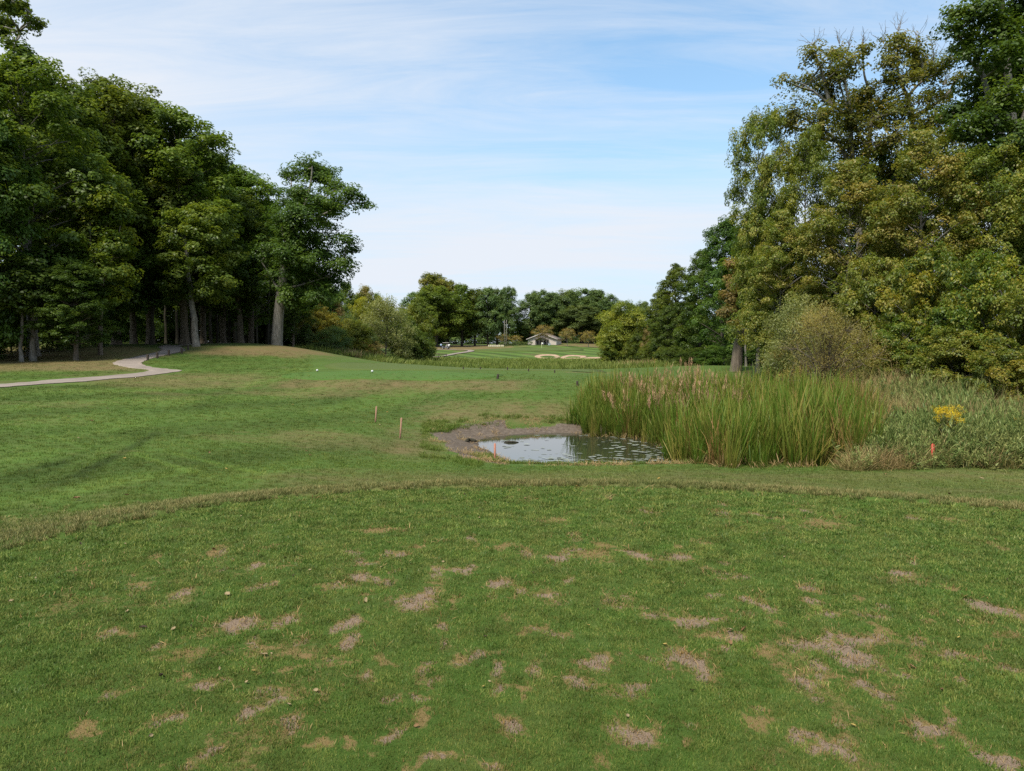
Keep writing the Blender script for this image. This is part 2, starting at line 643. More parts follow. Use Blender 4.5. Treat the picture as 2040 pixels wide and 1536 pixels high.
def masks(x, y, z):
    """mud, dry, mow: what the surface is made of at a place"""
    r = np.hypot(x, y)
    px, py = px_of(x, y, z)
    px0, py0 = px, py
    px = px + 160 * (fbm(x * .3, y * .3, 111) - .5)
    py = py + 14 * (fbm(x * .4, y * .4, 121) - .5)
    front = y > 1
    dp = sdist(POND, x, y)
    n1, n2, n3 = fbm(x * 2.2, y * 2.2, 31), fbm(x * .22, y * .22, 41, 5), fbm(x * 1.3, y * 1.3, 51)
    mudw = 1.15 + 0.9 * (fbm(x * .9, y * .9, 61) - .5)
    mudw = mudw + np.where((px0 < 1010) & (py0 < 925), 0.55, 0.0)
    mud = sstep(0.2, -0.2, dp - mudw) * (r < 60)
    dry = sstep(.55, .8, n2) * .42 * sstep(7, 16, r)
    near_line = lambda y0, y1, x0, x1, f: np.where(front, sstep(x0 - 70, x0 + 70, px) * sstep(x1 + 70, x1 - 70, px) * sstep(y0 - f, y0 + f, py) * sstep(y1 + f, y1 - f, py), 0)
    dry = np.maximum(dry, near_line(688, 714, 370, 660, 5) * (0.45 + .6 * n3))
    dry = np.maximum(dry, near_line(690, 746, -400, 290, 6) * (.35 + .7 * n3) * sstep(745, 735, py))
    dry = np.maximum(dry, near_line(745, 775, 200, 520, 5) * (.1 + .7 * n3))
    dry = np.maximum(dry, near_line(758, 778, 560, 1060, 5) * (.15 + .8 * n3))
    dry = np.maximum(dry, near_line(800, 845, 850, 1150, 12) * (.05 + .9 * n3))
    dry = np.maximum(dry, near_line(855, 912, 770, 880, 12) * (.1 + .9 * n3))
    dry = np.maximum(dry, near_line(940, 985, 500, 2400, 9) * (.0 + .6 * n3))
    dry = np.maximum(dry, np.where((r > 205) & (r < 262) & (px < 1010), .85, 0))
    dry = np.maximum(dry, np.where((r > 222) & (r < 280) & (px > 1120), .75, 0))
    lush = near_line(710, 733, 310, 640, 4) * .5
    dry = np.clip(dry - lush, 0, 1) * (1 - mud)
    mow = 0.5 * np.sin((x * .62 - y * .30) * 2 * math.pi / 3.2) * sstep(9, 14, r) * sstep(60, 40, r) * sstep(1, -6, x) * (.2 + n2) + .5 * (fbm(x * .5 + 3, y * .16, 131) - .5) * sstep(8, 14, r)
    mow = mow + np.where((r > 150) & (r < 230), .85 * np.sin((x * .86 + y * .5) * 2 * math.pi / 7.5), 0)
    for _, a, b, w, s in TRACKS:
        ex, ey = b[0] - a[0], b[1] - a[1]
        t = np.clip(((x - a[0]) * ex + (y - a[1]) * ey) / (ex * ex + ey * ey), 0, 1)
        d = np.hypot(x - a[0] - t * ex, y - a[1] - t * ey)
        mow = mow + s * sstep(w * 1.7, w * .5, d) * np.clip(.35 + 1.2 * n3, 0, 1) * (1 - .5 * np.abs(2 * t - 1) ** 3)
    return mud, dry, np.clip(mow, -1.2, 1.2)


def polar_grid(rings, rb=None):
    ang = np.concatenate([np.linspace(-180, -52, 34)[:-1], np.linspace(-52, 52, 440), np.linspace(52, 180, 34)[1:-1]]) * math.pi / 180
    na, nr = len(ang), len(rings)
    if rb is None:
        R = np.repeat(rings[:, None], na, 1)
    else:
        b = rb(ang)
        R = rings[0] * (b[None, :] / rings[0]) ** (np.linspace(0, 1, nr)[:, None])
    x, y = R * np.sin(ang), R * np.cos(ang)
    i, j = np.meshgrid(np.arange(nr - 1), np.arange(na), indexing='ij')
    j2 = (j + 1) % na
    f = np.stack([i * na + j, (i + 1) * na + j, (i + 1) * na + j2, i * na + j2], -1).reshape(-1, 4)
    return x.ravel(), y.ravel(), f[:, ::-1]


def turf_color(t, pos, dry, mow, g1, g2, fine=70.0):
    n1 = noise_n(t, pos, 0.35, 4)
    n2 = noise_n(t, pos, 2.6, 4, .6)
    n3 = noise_n(t, pos, fine, 3, .7)
    g = mix_n(t, n1, g1, g2)
    g = mix_n(t, math_n(t, 'MULTIPLY', ramp_n(t, n2, [(.45, 0), (.75, 1)]), .5), g, (0.098, 0.112, 0.032))
    k = math_n(t, 'ADD', math_n(t, 'MULTIPLY', n3, .9), .55)
    if mow is not None:
        k = math_n(t, 'MULTIPLY', k, math_n(t, 'ADD', math_n(t, 'MULTIPLY', mow, .42), 1.0))
    cmb = t.nodes.new('ShaderNodeCombineXYZ')
    for i in range(3):
        t.links.new(k, cmb.inputs[i])
    g = mix_n(t, 1.0, g, cmb.outputs[0], 'MULTIPLY')
    if dry is not None:
        dn = math_n(t, 'ADD', dry, math_n(t, 'MULTIPLY', math_n(t, 'SUBTRACT', n2, .5), .9))
        dn = math_n(t, 'MULTIPLY', math_n(t, 'MULTIPLY', dn, 1.15, True), math_n(t, 'GREATER_THAN', dry, .02))
        dc = ramp_n(t, n3, [(.3, (.10, .073, .030)), (.7, (.20, .15, .068))])
        g = mix_n(t, dn, g, dc)
    return g, n3


G1, G2 = (0.045, 0.090, 0.013), (0.082, 0.128, 0.024)
m_ground, t_, o_ = new_mat('ground_turf')
p_ = position(t_)
c_, n3_ = turf_color(t_, p_, attr_n(t_, 'dry'), attr_n(t_, 'mow'), G1, G2, 42.0)
mudn = noise_n(t_, p_, 9.0, 6, .65)
mudf = noise_n(t_, p_, 55.0, 4, .7)
mudc = ramp_n(t_, mudn, [(.3, (.068, .052, .038)), (.55, (.122, .096, .072)), (.75, (.19, .155, .12))])
mudc = mix_n(t_, math_n(t_, 'MULTIPLY', math_n(t_, 'GREATER_THAN', mudf, .62), .6), mudc, (.25, .2, .15))
mf = math_n(t_, 'ADD', attr_n(t_, 'mud'), math_n(t_, 'MULTIPLY', math_n(t_, 'SUBTRACT', mudn, .5), .8))
mf = math_n(t_, 'MULTIPLY', ramp_n(t_, mf, [(.42, 0), (.58, 1)]), math_n(t_, 'GREATER_THAN', attr_n(t_, 'mud'), .02))
c_ = mix_n(t_, mf, c_, mudc)
hmix = math_n(t_, 'ADD', n3_, mudn)
principled(t_, o_, c_, .9, .12, (hmix, .6, .03))

rings = np.concatenate([[0.4, 1.0], np.geomspace(2.0, 320, 290), np.geomspace(340, 4500, 26)])
gx, gy, gf = polar_grid(rings)
gz = height(gx, gy, True)
gm, gd, gw = masks(gx, gy, gz)
gv = np.vstack([np.stack([gx, gy, gz], -1), [[0, 0, -0.06]]])
me = mesh_np('ground', gv, gf, [m_ground], {'mud': np.append(gm, 0), 'dry': np.append(gd, 0), 'mow': np.append(gw, 0)}, True)
ground = tag(obj('ground', me), 'rolling mown golf turf with dry patches running to the woods', 'ground', kind='structure')

# ------------------------------------------------------------------ the tee the picture is taken from, with its worn patches
S, D = 1.0, 2.0
PATCH = [  # pixel centre, pixel size, bare soil or dry straw
    (275, 1172, 30, 14, S), (371, 1184, 34, 13, S), (445, 1135, 26, 10, S), (507, 1123, 34, 16, S), (512, 1172, 48, 14, S), (200, 1267, 36, 20, S), (465, 1245, 90, 36, S), (555, 1240, 62, 26, S),
    (240, 1378, 30, 24, S), (575, 1378, 140, 36, S), (225, 1262, 70, 14, D), (270, 1142, 36, 8, D), (320, 1106, 24, 14, D), (425, 1100, 40, 14, D), (575, 1127, 36, 14, D), (365, 1305, 100, 34, D), (525, 1290, 60, 22, D),
    (590, 1293, 60, 16, D), (527, 1323, 46, 20, D), (600, 1322, 36, 16, D), (425, 1355, 60, 22, S), (690, 1245, 30, 24, D), (665, 1148, 30, 10, D), (640, 1172, 50, 12, D),
    (707, 1102, 34, 12, S), (765, 1100, 30, 12, S), (800, 1101, 34, 12, S), (722, 1121, 60, 12, S), (788, 1137, 30, 12, S), (710, 1150, 36, 16, S), (768, 1164, 40, 16, S), (866, 1137, 36, 14, S), (930, 1138, 40, 14, S),
    (830, 1198, 90, 26, S), (866, 1178, 28, 14, S), (1000, 1163, 40, 20, S), (1045, 1180, 30, 20, S), (1100, 1190, 40, 26, S), (1130, 1158, 18, 14, S), (1103, 1112, 46, 16, S), (1175, 1105, 90, 30, D), (1275, 1107, 40, 16, S),
    (1340, 1110, 36, 14, S), (1222, 1200, 36, 30, S), (1265, 1195, 30, 12, S), (1297, 1222, 40, 20, S), (1375, 1230, 60, 18, S), (692, 1243, 34, 30, S), (705, 1282, 32, 30, S), (880, 1280, 26, 14, S), (952, 1310, 52, 20, S),
    (1003, 1335, 26, 32, S), (1003, 1372, 40, 20, S), (730, 1356, 44, 24, S), (848, 1347, 30, 24, S), (1090, 1256, 60, 16, S), (1192, 1315, 80, 30, S), (1158, 1362, 50, 26, S), (1255, 1372, 84, 26, S), (1295, 1310, 36, 26, S),
    (1380, 1318, 90, 50, S), (765, 1313, 36, 20, D), (690, 1315, 50, 14, D), (1010, 1232, 20, 16, S), (1070, 1320, 30, 30, S), (760, 1055, 90, 14, D), (830, 1085, 40, 10, D), (995, 1090, 40, 20, D), (950, 1085, 20, 12, D),
    (1105, 1037, 60, 8, D), (1290, 1020, 30, 10, S), (1200, 1090, 50, 16, D), (1433, 1005, 20, 6, S), (1440, 1021, 30, 8, S), (1500, 1024, 36, 6, S), (1530, 1029, 18, 6, S), (1620, 1022, 24, 8, S), (1820, 1033, 30, 8, S),
    (1895, 1035, 50, 16, D), (1640, 1045, 90, 20, D), (1400, 1080, 40, 10, D), (1365, 1111, 22, 12, S), (1345, 1090, 20, 10, D), (1432, 1119, 20, 10, S), (1450, 1145, 60, 14, S), (1815, 1120, 36, 14, S), (1795, 1150, 80, 20, S),
    (1885, 1170, 40, 14, D), (1518, 1205, 40, 24, S), (1637, 1217, 54, 24, S), (1740, 1202, 30, 14, S), (1740, 1228, 42, 16, S), (1410, 1230, 130, 18, S), (1630, 1182, 30, 10, D), (1690, 1182, 36, 10, D), (1870, 1225, 36, 14, D),
    (1970, 1215, 100, 40, S), (1985, 1257, 70, 16, D), (1525, 1235, 24, 10, D), (1565, 1247, 40, 14, D), (1420, 1257, 60, 16, D), (1460, 1265, 50, 26, S), (1690, 1270, 140, 30, S), (1640, 1290, 160, 36, S), (1700, 1310, 100, 26, S),
    (1610, 1325, 60, 26, S), (1600, 1350, 60, 40, S), (1655, 1345, 60, 20, D), (1540, 1300, 60, 40, D), (1825, 1275, 60, 24, S), (1820, 1305, 60, 26, D), (1910, 1308, 70, 18, S), (2015, 1335, 40, 24, S),
    (1395, 1330, 60, 40, S), (1740, 1372, 70, 36, S), (1710, 1355, 40, 16, D), (1420, 1365, 30, 14, D), (330, 1440, 60, 30, S), (560, 1450, 50, 34, S), (820, 1430, 70, 26, D), (1020, 1450, 60, 60, S), (700, 1480, 70, 30, D),
    (1250, 1460, 90, 40, S), (1500, 1440, 70, 30, D), (1650, 1490, 110, 40, S), (1850, 1450, 90, 40, S), (150, 1460, 70, 40, D), (420, 1510, 70, 36, S), (900, 1515, 80, 30, S), (1180, 1520, 60, 30, D), (1960, 1500, 60, 50, S)]
_pw = []
_q = np.random.default_rng(404)
for _ in range(70):        # smaller scars between the large ones
    PATCH.append((_q.uniform(250, 2030), _q.uniform(1060, 1390) if _ % 4 else _q.uniform(1390, 1530), _q.uniform(16, 44), _q.uniform(7, 18), S if _ % 5 < 3 else D))
for px, py, w, h, k in PATCH:
    c0 = at_tee(px, py)
    b0, b1 = at_tee(px, py - h / 2), at_tee(px, py + h / 2)
    _pw.append((c0[0], c0[1], max(w / 2 / FPX * c0[1] * 1.08, .034), max((b0[1] - b1[1]) / 2 * 1.05, .042), k))


def tee_wear(x, y):
    """bare soil and dry straw on the tee, 0 to 1"""
    n = .5 * fbm(x * 13, y * 9, 71, 4, .66) + .5 * fbm(x * 34, y * 24, 73, 3, .7)
    soil, dry = np.zeros(x.shape), np.zeros(x.shape)
    x0, y0 = x, y
    x = x + .16 * (fbm(x0 * 7, y0 * 5, 91, 3) - .5)
    y = y + .30 * (fbm(x0 * 7, y0 * 5, 95, 3) - .5)
    for cx, cy, a, b, k in _pw:
        d = np.hypot((x - cx) / a, (y - cy) / b) + (n - .5) * 3.2
        v = sstep(1.15, .45, d)
        if k == S:
            soil = np.maximum(soil, v)
            dry = np.maximum(dry, sstep(1.8, .7, d) * .75)
        else:
            dry = np.maximum(dry, sstep(1.6, .3, d) * .85)
    streak = fbm(x * 5.0, y * 3.0, 81, 3, .6) * .6 + fbm(x * 26, y * 15, 85, 3, .7) * .4
    dry = np.maximum(dry, sstep(.50, .66, streak) * .55 * sstep(.42, .66, fbm(x * .8, y * .8, 83)))
    gaps = sstep(.52, .64, fbm(x0 * 40, y0 * 26, 97, 3, .7))      # grass that has come back in the scars
    return soil * (1 - .45 * gaps), dry


m_tee, t_, o_ = new_mat('tee_turf')
p_ = position(t_)
c_, n3_ = turf_color(t_, p_, None, None, (0.042, 0.086, 0.013), (0.074, 0.120, 0.022), 150.0)
fn = noise_n(t_, p_, 210.0, 4, .75)
soilc = ramp_n(t_, fn, [(.3, (.11, .078, .050)), (.52, (.225, .164, .114)), (.72, (.40, .30, .21))])
strawc = ramp_n(t_, fn, [(.3, (.11, .08, .028)), (.7, (.28, .20, .085))])
nz = math_n(t_, 'MULTIPLY', math_n(t_, 'SUBTRACT', noise_n(t_, p_, 38.0, 5, .7), .5), 1.3)
dm = ramp_n(t_, math_n(t_, 'ADD', attr_n(t_, 'dry'), nz), [(.35, 0), (.75, 1)])
c_ = mix_n(t_, dm, c_, strawc)
sm = ramp_n(t_, math_n(t_, 'ADD', attr_n(t_, 'soil'), nz), [(.42, 0), (.62, 1)])
c_ = mix_n(t_, sm, c_, soilc)
principled(t_, o_, c_, .95, .1, (math_n(t_, 'ADD', fn, n3_), .7, .012))


def tee_edge(ang):
    o = []
    for a in ang:
        dx, dy = math.sin(a), math.cos(a)
        best = 1e9
        for i in range(len(TEE)):
            ax, ay = TEE[i]
            bx, by = TEE[(i + 1) % len(TEE)]
            ex, ey = bx - ax, by - ay
            det = dx * -ey + dy * ex
            if abs(det) < 1e-9:
                continue
            tt = (ax * -ey + ay * ex) / det
            u = (dx * ay - dy * ax) / det
            if tt > 0 and -1e-6 <= u <= 1 + 1e-6:
                best = min(best, tt)
        o.append(best)
    return np.array(o)


tx, ty, tf = polar_grid(np.geomspace(1.7, 12, 230), tee_edge)
tz = 0.006 * (fbm(tx * 3, ty * 3, 5) - .5)
tsoil, tdry = tee_wear(tx, ty)
tz = tz - 0.008 * tsoil
me = mesh_np('tee_box', np.stack([tx, ty, tz], -1), tf, [m_tee], {'soil': tsoil, 'dry': tdry}, True)
tag(obj('tee_box', me), 'closely mown tee in the foreground with bare divot scars', 'tee', kind='structure')


# ------------------------------------------------------------------ sheets laid on the land
def sheet(name, poly_px, lift, mat, label, cat, rings_n=12, smooth_n=6, dish=None, world=None):
    P = np.array(world if world is not None else [ground_at(*p)[:2] for p in poly_px])
    n = len(P)
    out = []
    for i in range(n):
        p0, p1, p2, p3 = P[i - 1], P[i], P[(i + 1) % n], P[(i + 2) % n]
        for q in range(smooth_n):
            t = q / smooth_n
            out.append(.5 * (2 * p1 + (p2 - p0) * t + (2 * p0 - 5 * p1 + 4 * p2 - p3) * t * t + (3 * p1 - p0 - 3 * p2 + p3) * t ** 3))
    B = np.array(out)
    c = B.mean(0)
    m = len(B)
    s = np.linspace(0.02, 1, rings_n)
    V = c + (B[None] - c) * s[:, None, None]
    V = V.reshape(-1, 2)
    z = height(V[:, 0], V[:, 1]) + lift
    if dish is not None:
        z = z + np.repeat(dish(s), m)
    i, j = np.meshgrid(np.arange(rings_n - 1), np.arange(m), indexing='ij')
    j2 = (j + 1) % m
    f = np.stack([i * m + j, (i + 1) * m + j, (i + 1) * m + j2, i * m + j2], -1).reshape(-1, 4)
    b0 = len(V)
    V = np.vstack([V, B])
    z = np.append(z, z[b0 - m:] - lift - .03)
    jj = np.arange(m)
    f = np.vstack([f, np.stack([b0 - m + jj, b0 + jj, b0 + (jj + 1) % m, b0 - m + (jj + 1) % m], -1)])
    area = np.sum(B[:, 0] * np.roll(B[:, 1], -1) - np.roll(B[:, 0], -1) * B[:, 1])
    if area < 0:
        f = f[:, ::-1]
    me = mesh_np(name, np.column_stack([V, z]), f, [mat], None, True)
    return tag(obj(name, me), label, cat, kind='structure'), B


m_green, t_, o_ = new_mat('mown_green')
p_ = position(t_)
c_, n3_ = turf_color(t_, p_, None, None, (0.050, 0.108, 0.018), (0.072, 0.130, 0.026), 30.0)
principled(t_, o_, c_, .9, .12, (n3_, .4, .02))
m_oval, t_, o_ = new_mat('mown_pale_turf')
p_ = position(t_)
c_, n3_ = turf_color(t_, p_, None, None, (0.062, 0.094, 0.022), (0.086, 0.112, 0.03), 30.0)
principled(t_, o_, c_, .9, .12, (n3_, .4, .02))
sheet('forward_tee', [(562, 752), (572, 745.5), (620, 741.5), (700, 740), (800, 740), (880, 741), (940, 743.5), (1000, 747), (985, 752), (930, 756), (800, 757.5), (660, 757), (600, 755.5)],
      .025, m_green, 'raised forward tee of short green turf with two white markers', 'tee')
sheet('back_tee', [(648, 732), (655, 726), (690, 722.5), (760, 723), (850, 726.5), (950, 731), (1080, 735), (1200, 738.5), (1120, 739.5), (950, 737.8), (800, 737.5), (690, 737)],
      .025, m_oval, 'olive oval of mown turf behind the white tee markers', 'tee')
sheet('putting_green', [(940, 698.3), (985, 696.2), (1040, 695), (1100, 694.6), (1150, 695.6), (1160, 698), (1110, 699.6), (1040, 700.3), (980, 700.2)], .25, m_oval,
      'pale putting green with the flagstick above two bunkers', 'putting green')
m_sand, t_, o_ = new_mat('sand')
n_ = noise_n(t_, position(t_), 1.4, 5, .6)
principled(t_, o_, ramp_n(t_, n_, [(.3, (.30, .195, .125)), (.7, (.42, .30, .205))]), .95, .1, (n_, .3, .05))
for lab, pl in (('left sand bunker cut into the bank below the green', [(1065, 710.6), (1075, 707.8), (1090, 706.8), (1105, 707.4), (1113, 709.6), (1116, 712.2), (1108, 713.8), (1085, 714), (1072, 713)]),
                ('right sand bunker beside the first below the green', [(1116.5, 713.2), (1124, 710.2), (1135, 708.4), (1152, 708.8), (1168, 710.4), (1160, 713.6), (1140, 714.2), (1124, 714.6)]),
                ('thin sand strip running towards the round willow', [(1164, 713.8), (1178, 712.4), (1200, 713.0), (1192, 714.6), (1172, 714.8)])):
    sheet('sand_bunker', pl, .16, m_sand, lab, 'bunker', dish=lambda s: -.25 * (1 - s * s))

# ------------------------------------------------------------------ cart path
PATH = [((-420, 775), (-420, 783)), ((-150, 771), (-150, 778)), ((0, 766), (0, 772.5)), ((100, 757.5), (100, 765)), ((200, 750.5), (200, 757.5)), ((262, 745), (270, 752)), ((296, 739.6), (325, 745)),
        ((297, 737.2), (362, 739)), ((284, 735.2), (335, 735.8)), ((252, 731.8), (302, 732)), ((226, 725.5), (282, 725)), ((238, 718.5), (291, 718.5)),
        ((272, 710.5), (312, 712)), ((302, 704), (335, 707)), ((317, 700), (354, 703)), ((321, 696), (369, 699)), ((315, 691.2), (365, 693.4)), ((332, 687.4), (358, 689.6)), ((362, 685.2), (382, 686.9)), ((398, 683.9), (412, 684.9)), ((452, 682.9), (458, 683.7))]
L_ = np.array([ground_at(*a) for a, b in PATH])
R_ = np.array([ground_at(*b) for a, b in PATH])


def spline(P, k):
    out = []
    n = len(P)
    for i in range(n - 1):
        p0, p1, p2, p3 = P[max(i - 1, 0)], P[i], P[i + 1], P[min(i + 2, n - 1)]
        for q in range(k):
            t = q / k
            out.append(.5 * (2 * p1 + (p2 - p0) * t + (2 * p0 - 5 * p1 + 4 * p2 - p3) * t * t + (3 * p1 - p0 - 3 * p2 + p3) * t ** 3))
    out.append(P[-1])
    return np.array(out)


L_, R_ = spline(L_, 14), spline(R_, 14)
_pr = np.random.default_rng(77)
for E_ in (L_, R_):
    E_[:, :2] += _pr.normal(size=(len(E_), 2)) * .018 + .05 * np.sin(np.arange(len(E_)) * .9)[:, None] * _pr.random((len(E_), 1))
cols = np.linspace(0, 1, 7)
V = L_[:, None, :] * (1 - cols[None, :, None]) + R_[:, None, :] * cols[None, :, None]
zz = height(V[..., 0], V[..., 1]) + .03
V[..., 2] = zz
Vt = V.reshape(-1, 3)
m_ = len(cols)
i, j = np.meshgrid(np.arange(len(L_) - 1), np.arange(m_ - 1), indexing='ij')
F = np.stack([i * m_ + j, i * m_ + j + 1, (i + 1) * m_ + j + 1, (i + 1) * m_ + j], -1).reshape(-1, 4)
# rims dropping into the turf
rim = []
for side in (0, m_ - 1):
    b = len(Vt)
    low = V[:, side].copy()
    low[:, 2] -= .16
    Vt = np.vstack([Vt, low])
    k = np.arange(len(L_) - 1)
    rim.append(np.stack([k * m_ + side, (k + 1) * m_ + side, b + k + 1, b + k], -1))
F = np.vstack([F] + rim)
m_path, t_, o_ = new_mat('worn_asphalt')
p_ = position(t_)
n_ = noise_n(t_, p_, 1.2, 5, .6)
n2_ = noise_n(t_, p_, 30, 3, .7)
c_ = ramp_n(t_, n_, [(.3, (.19, .155, .128)), (.7, (.29, .24, .195))])
stain = ramp_n(t_, noise_n(t_, p_, .45, 5, .65, 1.0), [(.42, 0), (.62, .55)])
c_ = mix_n(t_, stain, c_, (.13, .105, .085))
c_ = mix_n(t_, .35, c_, ramp_n(t_, n2_, [(.3, (.12, .10, .09)), (.7, (.40, .34, .29))]))
principled(t_, o_, c_, .9, .15, (n2_, .3, .01))
tag(obj('cart_path', mesh_np('cart_path', Vt, F, [m_path], None, False)), 'winding paved cart path along the left woods', 'path', kind='structure')

# ------------------------------------------------------------------ pond
m_water, t_, o_ = new_mat('pond_water')
p_ = position(t_)
mpn = t_.nodes.new('ShaderNodeMapping')
mpn.inputs['Scale'].default_value = (1.0, 2.2, 1.0)
t_.links.new(p_, mpn.inputs[0])
n_ = noise_n(t_, mpn.outputs[0], 5.0, 3, .5)
principled(t_, o_, (.030, .034, .020), .03, .5, (n_, .03, .02)).inputs['IOR'].default_value = 2.8
px_, py_ = np.array(POND)[:, 0], np.array(POND)[:, 1]
c0 = np.array([px_.mean(), py_.mean()])
wv = [[c0[0], c0[1], WATER_Z]]
K = 96
Bp = np.array([np.array(POND)[k % len(POND)] for k in range(len(POND))])
pts = c0 + (Bp - c0) * 1.12
wv = np.vstack([wv, np.column_stack([pts, np.full(len(pts), WATER_Z)])])
wf = [[0, 1 + k, 1 + (k + 1) % len(pts)] for k in range(len(pts))]
wf = [w[::-1] for w in wf] if np.cross(wv[1, :2] - c0, wv[2, :2] - c0) < 0 else wf
tag(obj('pond_water', mesh_np('pond_water', wv, wf, [m_water])), 'small half-dry pond reflecting the pale sky', 'water', kind='structure')
# ------------------------------------------------------------------ trees: foliage and wood


def unit(v):
    return v / (np.linalg.norm(v, axis=-1, keepdims=True) + 1e-9)


def leaf_cloud(r, cen, out, clump_r, per, leaf, flat=.55, up=1.0, rnd=.42, tint_c=None, aspect=.62, droop=0.0, tint_leaf=.18, elong=None):
    """leaves gathered in clumps: cen (n,3) clump centres, out (n,3) outward directions"""
    n = len(cen)
    N = n * per
    ci = np.repeat(np.arange(n), per)
    off = r.normal(size=(N, 3))
    off /= np.maximum(np.linalg.norm(off, axis=1), 1.0)[:, None]
    cr = np.asarray(clump_r, float) * np.ones(n)
    off = off * cr[ci][:, None] * np.array([1, 1, flat])
    if elong is not None:
        off = off + out[ci] * (r.uniform(-1, 1, (N, 1)) * elong)
    off[:, 2] -= droop * (off[:, 0] ** 2 + off[:, 1] ** 2) / cr[ci]
    P = cen[ci] + off
    nrm = unit(out[ci] * .6 + np.array([0, 0, up]) + off / cr[ci][:, None] * .5 + r.normal(size=(N, 3)) * rnd)
    t = unit(np.cross(nrm, r.normal(size=(N, 3))))
    b = np.cross(nrm, t)
    L = leaf * r.uniform(.6, 1.35, N)[:, None]
    Wd = L * aspect
    fold = L * .12
    V = np.stack([P - t * L * .5, P + b * Wd * .5 + nrm * fold, P + t * L * .5 - nrm * fold * .5, P - b * Wd * .5 + nrm * fold], 1)
    tc_ = r.random(n) if tint_c is None else tint_c
    tl = np.clip(tc_[ci] + r.normal(size=N) * tint_leaf, 0, 1)
    return V.reshape(-1, 3), np.repeat(tl, 4)


def crown_mesh(name, clouds, mat):
    V = np.vstack([c[0] for c in clouds])
    T = np.concatenate([c[1] for c in clouds])
    F = np.arange(len(V)).reshape(-1, 4)
    return mesh_np(name, V, F, [mat], {'tint': T})


def sphere_dirs(r, n, low=-.45):
    d = unit(r.normal(size=(n * 4, 3)))
    d = d[d[:, 2] > low][:n]
    while len(d) < n:
        e = unit(r.normal(size=(n, 3)))
        d = np.vstack([d, e[e[:, 2] > low]])[:n]
    return d


def lobes_to_clumps(r, lobes, n, low=-.45, shell=(.6, 1.05)):
    """spread n clump centres over the lobes' outsides"""
    lobes = np.asarray(lobes, float)          # x y z rx rz
    w = lobes[:, 3] ** 1.7
    li = r.choice(len(lobes), n, p=w / w.sum())
    d = sphere_dirs(r, n, low)
    s = r.uniform(*shell, n)[:, None]
    R = np.stack([lobes[li, 3], lobes[li, 3], lobes[li, 4]], -1)
    P = lobes[li, :3] + d * R * s
    # thin out clumps buried inside other lobes
    keep = np.ones(n, bool)
    for k in range(len(lobes)):
        q = (P - lobes[k, :3]) / np.array([lobes[k, 3], lobes[k, 3], lobes[k, 4]])
        keep &= ~((np.linalg.norm(q, axis=1) < .55) & (li != k) & (r.random(n) < .75))
    return P[keep], d[keep], li[keep]


def crown_lobes(r, z0, H, R, n=18, profile='dome', lobe=(.26, .42)):
    L = []
    for i in range(n):
        h = ((i + r.random() * .8) / n)
        if profile == 'dome':
            e = math.sqrt(max(0.0, 1 - (2 * h - .85) ** 2 / 1.35))
        elif profile == 'egg':
            e = math.sin(math.pi * (h * .86 + .12)) ** .8
        elif profile == 'column':
            e = .75 if h < .8 else .75 * math.sqrt(max(0, 1 - ((h - .8) / .22) ** 2))
        elif profile == 'round':
            e = math.sqrt(max(0.02, 1 - (2 * h - 1) ** 2))
        else:
            e = (1 - h) * .95 + .08
        a = i * 2.39996 + r.uniform(-.5, .5)
        lr = R * r.uniform(*lobe)
        rr = max(0, R * e - lr * .75) * r.uniform(.75, 1.12)
        z = z0 + (H - z0 - lr * .5) * h + lr * .35
        L.append((rr * math.cos(a), rr * math.sin(a), z, lr, lr * r.uniform(.7, .95)))
    for h in (.3, .5, .7):
        L.append((r.uniform(-.1, .1) * R, r.uniform(-.1, .1) * R, z0 + (H - z0) * h, R * .45, (H - z0) * .16))
    return np.array(L)


def bez(a, b, c, n=6):
    t = np.linspace(0, 1, n)[:, None]
    return a * (1 - t) ** 2 + 2 * b * t * (1 - t) + c * t * t


